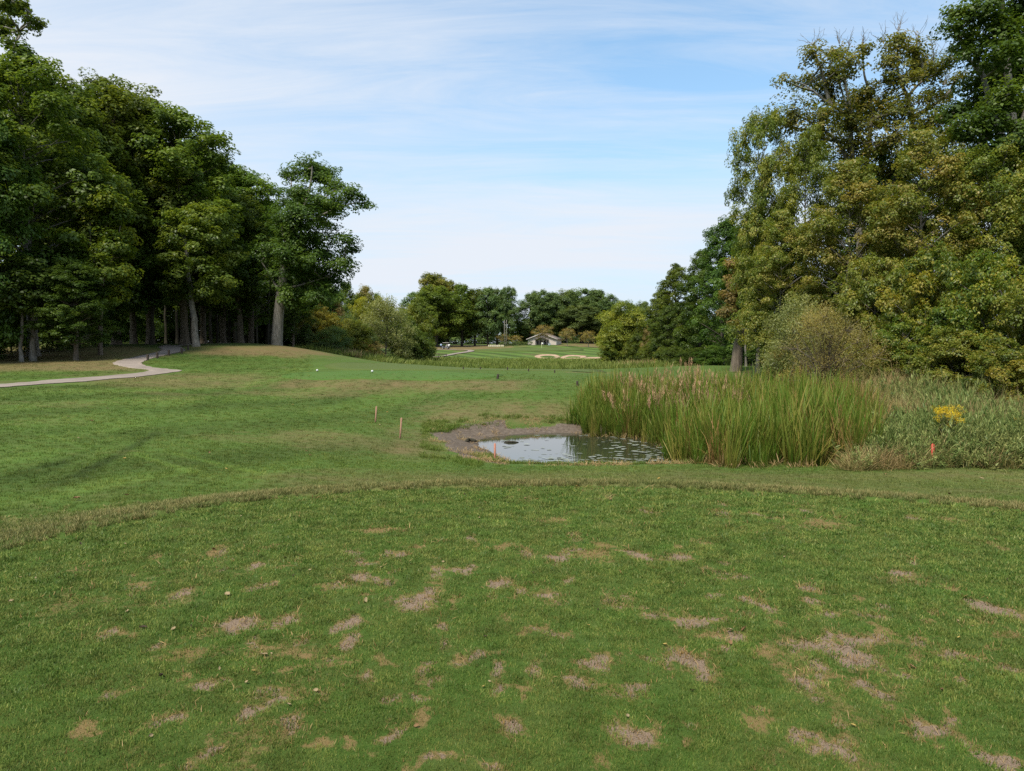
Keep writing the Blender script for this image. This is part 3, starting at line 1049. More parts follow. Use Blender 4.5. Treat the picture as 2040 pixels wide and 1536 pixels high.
def wood(r, H, tr, lobes, lean=(0, 0), fork=.35, twigs=None, tops=.86, wob=.12, limb_k=.42):
    mb = MB()
    zs = np.array([-.35, 0, .25, .8, 1.8, 3.2, H * .3, H * .45, H * .6, H * .75, H * tops])
    zs = np.unique(np.clip(zs, -.35, H * tops))
    k = zs / H
    wx = np.cumsum(r.normal(size=len(zs)) * wob * .5)
    wy = np.cumsum(r.normal(size=len(zs)) * wob * .5)
    wx -= np.interp(0, zs, wx)
    wy -= np.interp(0, zs, wy)
    P = np.column_stack([lean[0] * np.clip(k, 0, 1) + wx * np.clip(k * 3, 0, 1), lean[1] * np.clip(k, 0, 1) + wy * np.clip(k * 3, 0, 1), zs])
    flare = np.interp(zs, [-.35, 0, .25, .8, 1.8], [1.75, 1.5, 1.22, 1.06, 1.0])
    rad = tr * flare * np.clip(1 - .93 * (np.clip(k, 0, 1) / tops) ** 1.25, .05, 1)
    mb.tube(P, rad, 9)
    at_z = lambda z: np.array([np.interp(z, zs, P[:, 0]), np.interp(z, zs, P[:, 1]), z])
    rad_z = lambda z: float(np.interp(z, zs, rad))
    for L in lobes:
        c = np.array(L[:3])
        z0 = max(H * .16, min(c[2] - L[3] * .6 - np.hypot(c[0], c[1]) * fork, H * tops * .92))
        a = at_z(z0)
        d = np.linalg.norm(c - a)
        mid = (a + c) / 2 + np.array([0, 0, d * .08]) + r.normal(size=3) * d * .07
        r0 = min(rad_z(z0) * .75, tr * limb_k * (.5 + .5 * d / (H * .4)))
        mb.tube(bez(a, mid, c), np.linspace(max(r0, .035), max(.02, r0 * .3), 6), 5, False)
    if twigs is not None:
        P2, li, stride = twigs
        lobes = np.asarray(lobes)
        for q in range(0, len(P2), stride):
            a = lobes[li[q], :3]
            b = P2[q]
            mb.tube(bez(a, (a + b) / 2 + r.normal(size=3) * .12, b, 4), np.linspace(tr * .09 + .012, .008, 4), 4, False)
    return mb


class Proto:
    """crown and trunk meshes of one kind of tree, standing at the origin, H high and R wide"""

    def __init__(self, seed, H, R, z0, tr, crown_m, bark, n_lobes=18, profile='dome', clumps=520, per=70, leaf=.2, clump_r=.62, lobe=(.26, .42), low=-.45, lean=(0, 0), up=.95, flat=.55,
                 rnd=.42, twig=9, tintf=None, aspect=.62, lobes=None, name='tree', wob=.12, extra=None, shell=(.6, 1.05), droop=.0, tint_leaf=.18, trunk=True, elong=None):
        r = np.random.default_rng(seed)
        self.H, self.R, self.name = H, R, name
        self.crown_m, self.bark = crown_m, bark
        lb = crown_lobes(r, z0, H, R, n_lobes, profile, lobe) if lobes is None else np.asarray(lobes, float)
        lb[:, 0] += lean[0] * lb[:, 2] / H
        lb[:, 1] += lean[1] * lb[:, 2] / H
        P, d, li = lobes_to_clumps(r, lb, clumps, low, shell)
        lt = r.random(len(lb))
        tint = np.clip(.55 * lt[li] + .45 * r.random(len(P)), 0, 1) if tintf is None else tintf(r, P, li)
        cr = clump_r * r.uniform(.7, 1.3, len(P))
        clouds = [leaf_cloud(r, P, d, cr, per, leaf, flat, up, rnd, tint, aspect, droop, tint_leaf, elong)]
        self.crown = crown_mesh(name + '_crown', clouds, crown_m)
        self.trunk = None
        if trunk:
            mb = wood(r, H, tr, lb, lean, twigs=(P, li, twig), wob=wob)
            if extra:
                extra(r, mb, lb)
            self.trunk = mb.mesh(name + '_trunk', bark, True)
        self.P, self.li, self.lobes = P, li, lb

    def plant(self, name, label, cat, loc, rz, scale, group=None, crown_m=None, bark=None):
        t = thing(name, label, cat, loc, rz, group)
        t.scale = scale
        if self.trunk is not None:
            o = obj('trunk', self.trunk, t)
            if bark:
                o.material_slots[0].link = 'OBJECT'
                o.material_slots[0].material = bark
        o = obj('crown', self.crown, t)
        if crown_m:
            o.material_slots[0].link = 'OBJECT'
            o.material_slots[0].material = crown_m
        return t


# leaf colours
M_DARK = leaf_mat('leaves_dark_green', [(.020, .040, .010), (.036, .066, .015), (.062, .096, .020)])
M_MID = leaf_mat('leaves_mid_green', [(.028, .050, .011), (.052, .086, .017), (.088, .120, .024)])
M_LIME = leaf_mat('leaves_lime', [(.055, .080, .012), (.12, .14, .018), (.23, .225, .026)])
M_LIMEGREEN = leaf_mat('leaves_lime_green', [(.034, .056, .010), (.070, .092, .012), (.145, .150, .022)])
M_BLUE_HAZE = leaf_mat('leaves_cool_green_haze', [(.034, .058, .027), (.058, .094, .042), (.088, .124, .056)])  # cool green, lightened and blued: distance haze put into the leaf colour
M_OLIVE = leaf_mat('leaves_olive', [(.036, .054, .012), (.064, .088, .018), (.108, .122, .030), (.155, .140, .045)])
M_OLIVE_TAN = leaf_mat('leaves_olive_tan', [(.036, .056, .012), (.066, .090, .019), (.112, .120, .032), (.18, .152, .065)])
M_YELLOW = leaf_mat('leaves_yellowing', [(.028, .052, .011), (.050, .080, .015), (.095, .112, .022), (.165, .148, .034)])
M_GOLD = leaf_mat('leaves_gold', [(.06, .074, .016), (.10, .105, .022), (.155, .135, .028)])
M_BRIGHTGOLD = leaf_mat('leaves_bright_gold', [(.20, .15, .02), (.36, .27, .03)])
M_RUST = leaf_mat('leaves_rust', [(.085, .080, .034), (.13, .108, .046), (.18, .138, .06)])
M_BROWN = leaf_mat('leaves_brown', [(.055, .058, .022), (.105, .088, .042), (.175, .130, .075)])
M_SILVER = leaf_mat('leaves_silver_green', [(.065, .092, .040), (.115, .148, .070), (.175, .20, .105)])
M_WILLOW = leaf_mat('leaves_willow', [(.035, .062, .013), (.075, .108, .020), (.13, .145, .03)])
M_PALEWILLOW = leaf_mat('leaves_pale_willow', [(.048, .072, .015), (.098, .122, .025), (.165, .168, .036)])
M_TAMARISK = leaf_mat('leaves_feathery', [(.10, .10, .046), (.15, .135, .058), (.21, .165, .075)])
B_GREY = bark_mat('bark_grey', (.10, .09, .078), (.30, .27, .235))
B_BROWN = bark_mat('bark_brown', (.085, .066, .052), (.23, .18, .14))
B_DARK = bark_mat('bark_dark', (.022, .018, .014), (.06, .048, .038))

P_MAPLE = [Proto(100 + i, 22, 5.4, (3.8, 4.6, 3.2, 4.2)[i], .34, M_MID, B_BROWN, 54, ('dome', 'egg', 'dome', 'egg')[i], 960, 60, .26, .55, (.11, .29), name='tall_tree', twig=13, shell=(.3, 1.38), flat=.7, low=-.75) for i in range(4)]
P_EDGE = [Proto(120 + i, 20, 5.0, 1.2, .30, M_DARK, B_DARK, 50, 'egg', 800, 56, .26, .57, (.12, .30), name='edge_tree', twig=14, shell=(.3, 1.36), flat=.7, low=-.75) for i in range(2)]
P_ELM = [Proto(140 + i, 15, 4.4, 1.6, .22, M_OLIVE, B_GREY, 56, ('egg', 'column')[i], 1200, 58, .16, .39, (.10, .28), name='elm', twig=8, rnd=.5, tint_leaf=.2, shell=(.3, 1.42), flat=.65, low=-.7) for i in range(2)]
P_BUSH = [Proto(160 + i, 6, 3.2, .15, .09, M_MID, B_DARK, 30, 'dome', 560, 56, .15, .34, (.18, .36), name='bush', twig=7, low=-.8, shell=(.4, 1.2), flat=.7) for i in range(3)]
P_NEARBUSH = [Proto(170 + i, 6, 3.2, .10, .09, M_YELLOW, B_GREY, 34, 'dome', 900, 46, .15, .30, (.12, .30), name='bush', twig=7, low=-.7, rnd=.5, tint_leaf=.2, shell=(.35, 1.35), flat=.6) for i in range(2)]
P_FAR = [Proto(180 + i, 20, 6.0, (3.6, 3.0, 4.6)[i], .38, M_MID, B_DARK, 36, ('dome', 'egg', 'column')[i], 800, 34, .40, .72, (.15, .31), name='far_tree', twig=16, tint_leaf=.14, shell=(.4, 1.22), flat=.8, low=-.8) for i in range(3)]
P_SPRAY = [Proto(190 + i, 8, 3.6, .4, .10, M_SILVER, B_GREY, 20, 'dome', 420, 48, .20, .45, (.24, .36), name='spray_tree', twig=4, up=.3, rnd=.6, flat=1.2, aspect=.4, elong=.35) for i in range(2)]
P_VASE = Proto(200, 5.5, 3.0, 1.7, .10, M_RUST, B_GREY, 14, 'dome', 150, 22, .20, .5, (.26, .38), name='vase_tree', twig=3)
P_ROUND = Proto(201, 9, 5.0, .5, .16, M_WILLOW, B_DARK, 24, 'round', 640, 60, .26, .62, (.26, .38), name='round_tree', twig=8, droop=.35, aspect=.4)


def tam_lobes():
    r = np.random.default_rng(5)
    return [(r.uniform(-1, 1) * 1.7 * (1 - abs(h - .45)), r.uniform(-1, 1) * 1.5 * (1 - abs(h - .45)), .4 + h * 3.5, .75, .85) for h in np.linspace(0, 1, 22)]


def tam_stems(r, mb, lb):
    for k in range(150):
        a, l = r.uniform(0, 6.283), r.uniform(.15, 1.0)
        b = np.array([math.cos(a) * .25 * l, math.sin(a) * .25 * l, .1])
        h = r.uniform(2.4, 4.5)
        e = np.array([math.cos(a) * 2.2 * l, math.sin(a) * 2.2 * l, h * (1 - .25 * l)])
        mb.tube(bez(b, (b + e) / 2 + np.array([-math.cos(a) * .3, -math.sin(a) * .3, .6]), e, 7), np.linspace(.014, .003, 7), 3, False)


P_TAM = Proto(210, 4.6, 2.3, .3, .05, M_TAMARISK, B_BROWN, lobes=tam_lobes(), clumps=800, per=40, leaf=.085, clump_r=.26, flat=1.5, up=.2, rnd=1.0, aspect=.2, twig=2, name='feathery_shrub', extra=tam_stems, shell=(.1, 1.1))


def tree_at(proto, name, label, cat, px, Y, top, hw, rz=None, crown_m=None, bark=None, group=None, zoff=-.05):
    """plant a tree whose foot stands on the land at distance Y, with its top and half width as they look in the photograph"""
    b = at(px, HORIZON, Y)
    z = hz(b[0], b[1])
    H = at(px, top, Y)[2] - z
    R = hw / FPX * Y
    sx, sz = R / proto.R, H / proto.H
    if rz is None:
        rz = random.uniform(0, 6.28)
    return proto.plant(name, label, cat, (b[0], b[1], z + zoff), rz, (sx, sx, sz), group, crown_m, bark)


# --- single trees whose shape is their own: lobes laid out at their distance
def lobes_px(items, Y, depth, seed, base, ry=1.0):
    r = np.random.default_rng(seed)
    o = []
    for it in items:
        px, py, rp = it[:3]
        dy = r.uniform(-1, 1) * depth if len(it) < 4 else it[3]
        p = at(px, py, Y + dy)
        rr = rp / FPX * (Y + dy)
        o.append((*(p - base), rr, rr * .85))
    return np.array(o)


def limb_px(mb, pts, Y, base, r0, r1, k=6, dys=0.0):
    n = len(pts)
    P = np.array([at(p[0], p[1], Y + (dys if not isinstance(dys, (list, tuple)) else dys[i])) - base for i, p in enumerate(pts)])
    P = spline(P, 5)
    mb.tube(P, np.linspace(r0, r1, len(P)), k, False)
    return P


def twig_fan(r, mb, p, n, L, up=1.0, rad=.02):
    for q in range(n):
        d = unit(np.array([r.normal() * .7, r.normal() * .6, up + abs(r.normal()) * .5]))
        a = p
        rr = rad
        for s in range(3):
            e = a + d * L / 3 + r.normal(size=3) * L * .05
            mb.tube(np.array([a, (a + e) / 2 + r.normal(size=3) * L * .03, e]), [rr, rr * .85, rr * .65], 4, False)
            if s < 2:
                sd = unit(d + r.normal(size=3) * .7)
                mb.tube(np.array([e, e + sd * L * .28]), [rr * .6, rr * .25], 3, False)
            a, rr = e, rr * .62
            d = unit(d + r.normal(size=3) * .3)


def special(name, label, cat, px, Y, lobes, limbs, crown_m, bark, clumps, per, leaf, clump_r, seed, twig=3, depth=3.0, dead=(), low=-.6, tintf=None, shell=(.2, 1.05), flat=.6, marks=None, hand_lobes=True):
    r = np.random.default_rng(seed)
    b = at(px, HORIZON, Y)
    b[2] = hz(b[0], b[1])
    lb = lobes_px(lobes, Y, depth, seed + 1, b)
    P, d, li = lobes_to_clumps(r, lb, clumps, low, shell)
    lt = r.random(len(lb))
    tint = np.clip(.55 * lt[li] + .45 * r.random(len(P)), 0, 1) if tintf is None else tintf(r, P + b, li)
    t = thing(name, label, cat, b)
    mb = MB()
    spines = []
    for pts, r0, r1 in limbs:
        spines.append(limb_px(mb, pts, Y, b, r0, r1, 9 if r0 > .25 else 6))
    S_ = np.vstack(spines)
    for L in lb:
        c = L[:3]
        dd = np.linalg.norm((S_ - c) * np.array([1, 1, 1.3]), axis=1) + 2.0 * np.maximum(S_[:, 2] - c[2], 0)
        a = S_[int(np.argmin(dd))]
        l = np.linalg.norm(c - a)
        mb.tube(bez(a, (a + c) / 2 + np.array([0, 0, -.06 * l]) + r.normal(size=3) * .08 * l, c, 6), np.linspace(.045 + .012 * l, .022, 6), 5, False)
    for q in range(0, len(P), twig):
        a = lb[li[q], :3]
        mb.tube(bez(a, (a + P[q]) / 2 + r.normal(size=3) * .1, P[q], 4), np.linspace(.022, .007, 4), 4, False)
    for dpx, dpy, n, Lm in dead:
        twig_fan(r, mb, at(dpx, dpy, Y) - b, n, Lm)
    obj('trunk', mb.mesh('trunk', bark, True), t)
    obj('crown', crown_mesh('crown', [leaf_cloud(r, P, d, clump_r * r.uniform(.7, 1.3, len(P)), per, leaf, flat, .95, .45, tint)], crown_m), t)
    return t


# the oak that ends the left woods
special('oak_tree', 'big open-crowned oak with pale thick trunk at the end of the left woods', 'tree', 553, 71,
        [(622, 332, 26), (592, 342, 17), (648, 352, 30), (672, 372, 28), (700, 388, 22), (722, 402, 14), (735, 408, 6), (602, 395, 34), (574, 350, 12), (642, 415, 34), (608, 450, 40), (568, 440, 30), (672, 468, 22),
         (694, 478, 16), (590, 500, 46), (645, 508, 36), (682, 522, 26), (702, 498, 18), (618, 562, 38), (668, 556, 24), (682, 538, 18), (556, 556, 40), (588, 590, 32), (640, 590, 26), (540, 500, 36), (625, 480, 34), (650, 545, 28), (602, 425, 30), (600, 540, 40), (655, 575, 22), (690, 405, 15), (662, 402, 20), (712, 414, 9), (640, 440, 24), (655, 425, 16), (628, 350, 26), (610, 345, 20), (574, 402, 20, -2.0), (566, 440, 24, -2.4), (582, 472, 26, -2.6), (566, 505, 30, -2.8), (604, 382, 22, -2.0), (592, 425, 24, -2.4), (640, 405, 24, -2.0), (664, 418, 16, -1.2), (610, 520, 36), (575, 510, 36)],
        [([(552, 692), (552, 676), (554, 640), (559, 590), (566, 530)], .60, .42), ([(566, 530), (578, 480), (600, 430), (618, 370), (622, 330)], .36, .03), ([(562, 560), (585, 520), (620, 495), (660, 470), (690, 470)], .17, .03),
         ([(585, 465), (620, 440), (665, 418), (705, 405), (730, 408)], .17, .02), ([(575, 490), (562, 460), (568, 420), (580, 370)], .12, .02), ([(560, 580), (590, 570), (640, 555), (690, 535)], .15, .02), ([(558, 590), (545, 560), (520, 520)], .18, .05),
         ([(600, 430), (640, 400), (670, 375)], .15, .03)],
        M_DARK, B_GREY, 1350, 48, .23, .55, 301, 3, 3.4, low=-.8, shell=(.2, 1.3))

# the old oak above the right thicket with bare twigs at its top
_sn = [(1620, 112, 20), (1642, 125, 16), (1668, 104, 20), (1683, 128, 22), (1664, 148, 20), (1718, 98, 13), (1706, 132, 17), (1640, 172, 22), (1612, 158, 14), (1590, 172, 13), (1560, 160, 12), (1788, 84, 26), (1822, 98, 22),
       (1776, 122, 22), (1832, 126, 26), (1856, 142, 20), (1800, 158, 28), (1768, 158, 16), (1700, 200, 28), (1725, 182, 18), (1650, 192, 20), (1692, 240, 40), (1640, 230, 32), (1582, 228, 32), (1540, 245, 30), (1755, 232, 40), (1800, 220, 34),
       (1852, 200, 28), (1880, 190, 20), (1888, 122, 20), (1905, 160, 20), (1620, 272, 40), (1700, 285, 44), (1770, 280, 44), (1840, 252, 34), (1600, 330, 44), (1680, 350, 50), (1780, 350, 50), (1870, 240, 30), (1720, 210, 26), (1890, 280, 40), (1760, 200, 20)]
special('snag_oak', 'old thinning oak with bare dead twigs topping the right thicket', 'tree', 1712, 41, _sn,
        [([(1712, 765), (1712, 690), (1716, 560), (1712, 430), (1700, 340), (1695, 270), (1690, 200), (1672, 120)], .36, .03), ([(1706, 380), (1680, 300), (1655, 270), (1642, 262)], .15, .05), ([(1655, 210), (1645, 178), (1636, 140), (1625, 110)], .13, .04),
         ([(1690, 230), (1650, 205), (1600, 168), (1560, 160)], .10, .015), ([(1714, 400), (1730, 300), (1735, 200), (1722, 150), (1718, 100)], .16, .02), ([(1722, 430), (1800, 330), (1818, 240), (1810, 195), (1838, 162), (1870, 148)], .18, .03),
         ([(1815, 235), (1850, 215), (1890, 185), (1905, 150)], .16, .04), ([(1838, 162), (1835, 120), (1800, 90)], .10, .03), ([(1812, 200), (1790, 150), (1788, 90)], .12, .03), ([(1740, 300), (1700, 250), (1668, 150)], .13, .03)],
        M_OLIVE_TAN, B_GREY, 1500, 34, .15, .36, 311, 2, 2.2, low=-.9, shell=(.2, 1.5),
        dead=[(1620, 92, 6, 1.1), (1672, 88, 5, .9), (1718, 88, 6, .9), (1692, 92, 4, .9), (1790, 62, 6, 1.3), (1828, 84, 6, 1.2), (1860, 120, 7, 1.6), (1755, 85, 5, 1.0), (1880, 170, 6, 1.3), (1548, 178, 3, .6), (1838, 170, 6, 1.2)],
        tintf=lambda r, P, li: np.clip(.18 + .5 * r.random(len(P)) ** 1.6 + .25 * sstep(17.5, 20, P[:, 2]), 0, 1))

# the dark tree at the right edge, taller than the picture
special('dark_oak', 'tall dark green tree at the right edge reaching above the picture', 'tree', 2030, 33,
        [(1915, 30, 26), (1925, 62, 30), (1900, 55, 16), (1940, 110, 30), (1918, 95, 24), (1965, 20, 40), (1990, 70, 50), (2030, 30, 60), (1960, 160, 40), (2010, 150, 60), (1945, 205, 34), (1990, 230, 50), (2050, 120, 70), (2040, 220, 60), (1900, 225, 26), (1925, 260, 34),
         (1980, 310, 50), (2040, 320, 60), (2100, 60, 80), (2110, 200, 80), (2060, -30, 60), (2000, -40, 50), (2130, 320, 80), (1940, 330, 40), (2020, 400, 60), (2090, 420, 70), (1970, 420, 50), (2070, -90, 60), (2150, -20, 70), (1960, 250, 40, -2.5), (2020, 280, 46, -2.8), (2000, 200, 40, -2.6), (2035, 370, 50, -3), (1975, 345, 44, -2.6), (2010, 110, 36, -2.4)],
        [([(2040, 760), (2040, 600), (2030, 450), (2020, 300), (2010, 180), (2000, 60), (1995, -40)], .42, .06), ([(2024, 350), (1980, 230), (1955, 140), (1930, 70)], .2, .04), ([(2020, 300), (2060, 180), (2100, 80)], .2, .04), ([(2026, 420), (1970, 300), (1925, 230), (1900, 215)], .16, .03),
         ([(1955, 145), (1925, 110), (1910, 60)], .1, .03)],
        M_DARK, B_GREY, 1300, 56, .165, .46, 321, 5, 2.6, low=-.7)

# a limb reaching in at the top left
special('overhanging_tree', 'leafy limb of a tree outside the picture hanging in at the top left', 'tree', -330, 44,
        [(6, 8, 12), (26, 20, 10), (42, 6, 8), (54, 36, 7), (70, 46, 6), (83, 47, 4), (18, 46, 9), (3, 64, 8), (38, 66, 6), (48, 18, 8), (64, 58, 5), (14, 80, 7), (28, 95, 4), (-12, 40, 20), (-34, 66, 24), (-44, 10, 30), (14, -24, 16), (-90, 30, 30), (-130, 60, 30)],
        [([(-335, 850), (-330, 600), (-325, 350), (-315, 150), (-300, 0), (-290, -120)], .45, .08), ([(-318, 220), (-220, 120), (-100, 60), (-20, 50), (40, 62)], .22, .02), ([(-310, 100), (-180, 10), (-60, -20), (20, 0), (60, 25)], .2, .02), ([(-312, 120), (-380, 40), (-440, -20)], .2, .04)],
        M_MID, B_GREY, 420, 26, .22, .36, 331, 1, 3.0, low=-.8)

# the leaning brown-leaved oak on the right
special('brown_oak', 'leaning trunk with withered brown leaves in front of the right woods', 'tree', 1466, 42.5,
        [(1470, 610, 24), (1458, 590, 20), (1482, 580, 20), (1448, 620, 14), (1488, 625, 14), (1465, 560, 18), (1478, 545, 16), (1468, 640, 12), (1485, 600, 16), (1462, 525, 14)],
        [([(1465, 742), (1467, 728), (1471, 690), (1479, 650), (1482, 610), (1478, 560), (1470, 520)], .40, .06), ([(1481, 620), (1462, 600), (1452, 590)], .09, .03), ([(1481, 600), (1495, 585)], .08, .03)],
        M_BROWN, B_BROWN, 230, 60, .13, .3, 341, 2, .8, low=-.9)

LW = 'trees of the left woods'
for (pr, px, Y, top, hw, cm, bk, label) in [
        (P_MAPLE[0], -170, 48, 120, 100, M_MID, None, 'tall tree at the very left edge of the left woods'),
        (P_EDGE[0], -30, 50, 168, 80, M_DARK, None, 'dark tree at the left edge with branches down to the shrubs'),
        (P_MAPLE[1], 66, 55, 106, 112, M_MID, B_GREY, 'tallest tree of the left woods above a grey straight trunk'),
        (P_EDGE[1], 150, 64, 168, 95, M_MID, None, 'dense tree right of the grey trunk in the left woods'),
        (P_MAPLE[2], 232, 70, 166, 95, M_MID, None, 'tall rounded tree above the lime green one in the left woods'),
        (P_MAPLE[3], 300, 74, 196, 90, M_MID, None, 'tree with a dark trunk beyond the path bend'),
        (P_MAPLE[0], 368, 72, 226, 92, M_MID, None, 'tree with broad shoulder jutting over the sky in mid left woods'),
        (P_MAPLE[1], 445, 82, 322, 75, M_MID, None, 'lower tree with thin trunk between path and oak'),
        (P_MAPLE[2], 500, 82, 348, 70, M_MID, None, 'rounded tree just left of the open-crowned oak'),
        (P_MAPLE[3], 405, 86, 300, 70, M_MID, None, 'tree behind the leaning light trunk at the path top')]:
    tree_at(pr, 'woodland_tree', label, 'tree', px, Y, top - 2, hw * 1.38, None, cm, bk, LW)
special('lime_maple', 'lime yellow maple glowing among dark left woods', 'tree', 200, 56,
        [(214, 400, 24), (236, 428, 24), (206, 438, 28), (246, 468, 20), (190, 476, 28), (226, 490, 28), (250, 508, 14), (182, 432, 24), (202, 538, 28), (236, 544, 22), (172, 524, 26), (222, 585, 22), (190, 590, 24), (160, 470, 24)],
        [([(200, 712), (200, 650), (204, 560), (210, 480), (214, 410)], .2, .04), ([(205, 560), (228, 500), (240, 450)], .1, .03), ([(204, 570), (182, 500), (180, 440)], .1, .03)],
        M_LIMEGREEN, B_BROWN, 420, 56, .24, .55, 351, 3, 2.2, low=-.7, shell=(.2, 1.3))
tree_at(P_MAPLE[2], 'woodland_tree', 'low dark tree in front of the lime yellow maple', 'tree', 150, 52, 520, 74, 2.2, M_DARK, None, LW)
tree_at(P_MAPLE[2], 'woodland_tree', 'slim dark tree standing right behind the oak trunk', 'tree', 584, 78, 520, 44, 2.0, M_DARK, B_BROWN, LW)
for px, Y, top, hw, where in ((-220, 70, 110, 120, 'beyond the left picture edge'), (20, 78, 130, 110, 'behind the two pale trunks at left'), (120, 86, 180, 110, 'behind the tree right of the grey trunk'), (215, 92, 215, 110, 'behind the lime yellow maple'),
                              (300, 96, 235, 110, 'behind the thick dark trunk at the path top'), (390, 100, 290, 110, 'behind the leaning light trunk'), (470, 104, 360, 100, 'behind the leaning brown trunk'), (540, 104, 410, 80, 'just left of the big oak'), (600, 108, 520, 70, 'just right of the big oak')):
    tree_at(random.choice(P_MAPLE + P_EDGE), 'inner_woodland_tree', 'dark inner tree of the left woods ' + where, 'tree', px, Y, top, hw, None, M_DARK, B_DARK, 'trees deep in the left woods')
for px, Y, top, hw, label in ((-60, 52, 610, 90, 'dark shrub left of two pale trunks at the left edge'), (22, 57, 600, 50, 'dark shrub behind the slim pale trunk at left'), (115, 60, 560, 75, 'dark leafy shrub right of the grey trunk'), (190, 66, 560, 60, 'dark shrub behind the white stake'),
                              (250, 80, 590, 60, 'dark shrub beyond the path under the lime maple')):
    tree_at(random.choice(P_BUSH), 'woodland_shrub', label, 'shrub', px, Y, top, hw, None, M_DARK, None, 'dark shrubs along the left woods')
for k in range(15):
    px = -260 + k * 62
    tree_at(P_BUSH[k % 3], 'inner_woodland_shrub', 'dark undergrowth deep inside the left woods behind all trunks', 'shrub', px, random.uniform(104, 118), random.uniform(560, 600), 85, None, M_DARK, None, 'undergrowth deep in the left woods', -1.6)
# bare lower trunks that show under the canopy
def pole_trunk(px, py, Y, top, tpx, r0, label, bark, group, crown=None):
    b = ground_at(px, py) if Y is None else np.array([*at(px, HORIZON, Y)[:2], 0])
    Y = b[1]
    b[2] = hz(b[0], b[1])
    r = np.random.default_rng(int(px * 7))
    t = thing('woodland_tree', label, 'tree', b, 0, group)
    mb = MB()
    e = at(tpx, top, Y) - b
    n = 9
    k = np.linspace(0, 1, n)
    P = np.column_stack([e[0] * k, np.zeros(n), e[2] * k])
    P[1:-1, :2] += r.normal(size=(n - 2, 2)) * .05
    P = np.vstack([[P[0, 0], P[0, 1], -.4], P[0], P[0] * .96 + P[1] * .04, P[1:]])
    mb.tube(P, np.concatenate([[r0 * 1.7, r0 * 1.45, r0 * 1.2], np.linspace(r0, r0 * .5, n - 1)]), 9)
    obj('trunk', mb.mesh('trunk', bark, True), t)
    H = e[2]
    lobes = [(e[0] * f + r.uniform(-1.4, 1.4), r.uniform(-1.5, 1.5), H * f + r.uniform(0, 1.5), 1.3, 1.1) for f in (.82, .88, .94, 1.0, 1.0, 1.06)]
    n_c = 110
    if crown:                       # a broad crown of its own: centre px, top py, bottom py, half width px
        cpx, t_, b_, hw = crown
        c0, c1 = at(cpx, t_, Y) - b, at(cpx, b_, Y) - b
        R, n_c = hw / FPX * Y, 420
        lobes = []
        for q in range(30):
            f = (q + r.random()) / 30
            e = math.sqrt(max(.05, 1 - (2 * f - .9) ** 2))
            an = q * 2.4 + r.random()
            lobes.append((c0[0] + math.cos(an) * R * e * .75, math.sin(an) * R * e * .75, c1[2] + (c0[2] - c1[2]) * f, R * r.uniform(.2, .36), R * r.uniform(.16, .26)))
    P2, d, li = lobes_to_clumps(r, lobes, n_c, -.7, (.3, 1.35))
    obj('crown', crown_mesh('crown', [leaf_cloud(r, P2, d, .55, 56, .25)], M_MID if crown else M_DARK), t)


for px, py, Y, top, tpx, r0, label, bark in [
        (66, 719, None, 585, 66, .22, 'straight grey trunk with flared foot at the left woods edge', B_GREY), (43, 721, None, 600, 46, .14, 'slim pale trunk beside the flared grey one', B_GREY),
        (267, 690, 74, 580, 262, .36, 'thick dark trunk left of the path top', B_BROWN), (302, 691, 70, 600, 306, .22, 'dark trunk beside the thick one at the path top', B_DARK),
        (391, 688, 66, 470, 366, .30, 'leaning light trunk beside the posts at the path top', B_GREY), (448, 686, 79, 500, 444, .19, 'straight thin trunk left of a leaning pair', B_BROWN),
        (456, 686, 84, 500, 456, .17, 'dark thin trunk hidden behind its lighter neighbour', B_DARK), (480, 686, 78, 480, 466, .33, 'leaning brown trunk midway between path and oak', B_BROWN),
        (532, 686, 88, 520, 536, .22, 'dim trunk in the shade left of the oak', B_DARK)]:
    pole_trunk(px, py, Y, top, tpx, r0, label, bark, LW, {391: (398, 415, 592, 76), 480: (478, 400, 600, 62), 448: (446, 430, 600, 50)}.get(px))
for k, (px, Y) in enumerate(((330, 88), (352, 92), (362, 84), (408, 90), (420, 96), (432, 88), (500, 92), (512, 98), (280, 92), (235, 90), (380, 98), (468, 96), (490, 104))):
    pole_trunk(px, 690, Y, 540, px + random.uniform(-4, 4), random.uniform(.13, .22), 'thin dark trunk deep in the shade of the left woods', B_DARK, 'shaded trunks in the left woods')

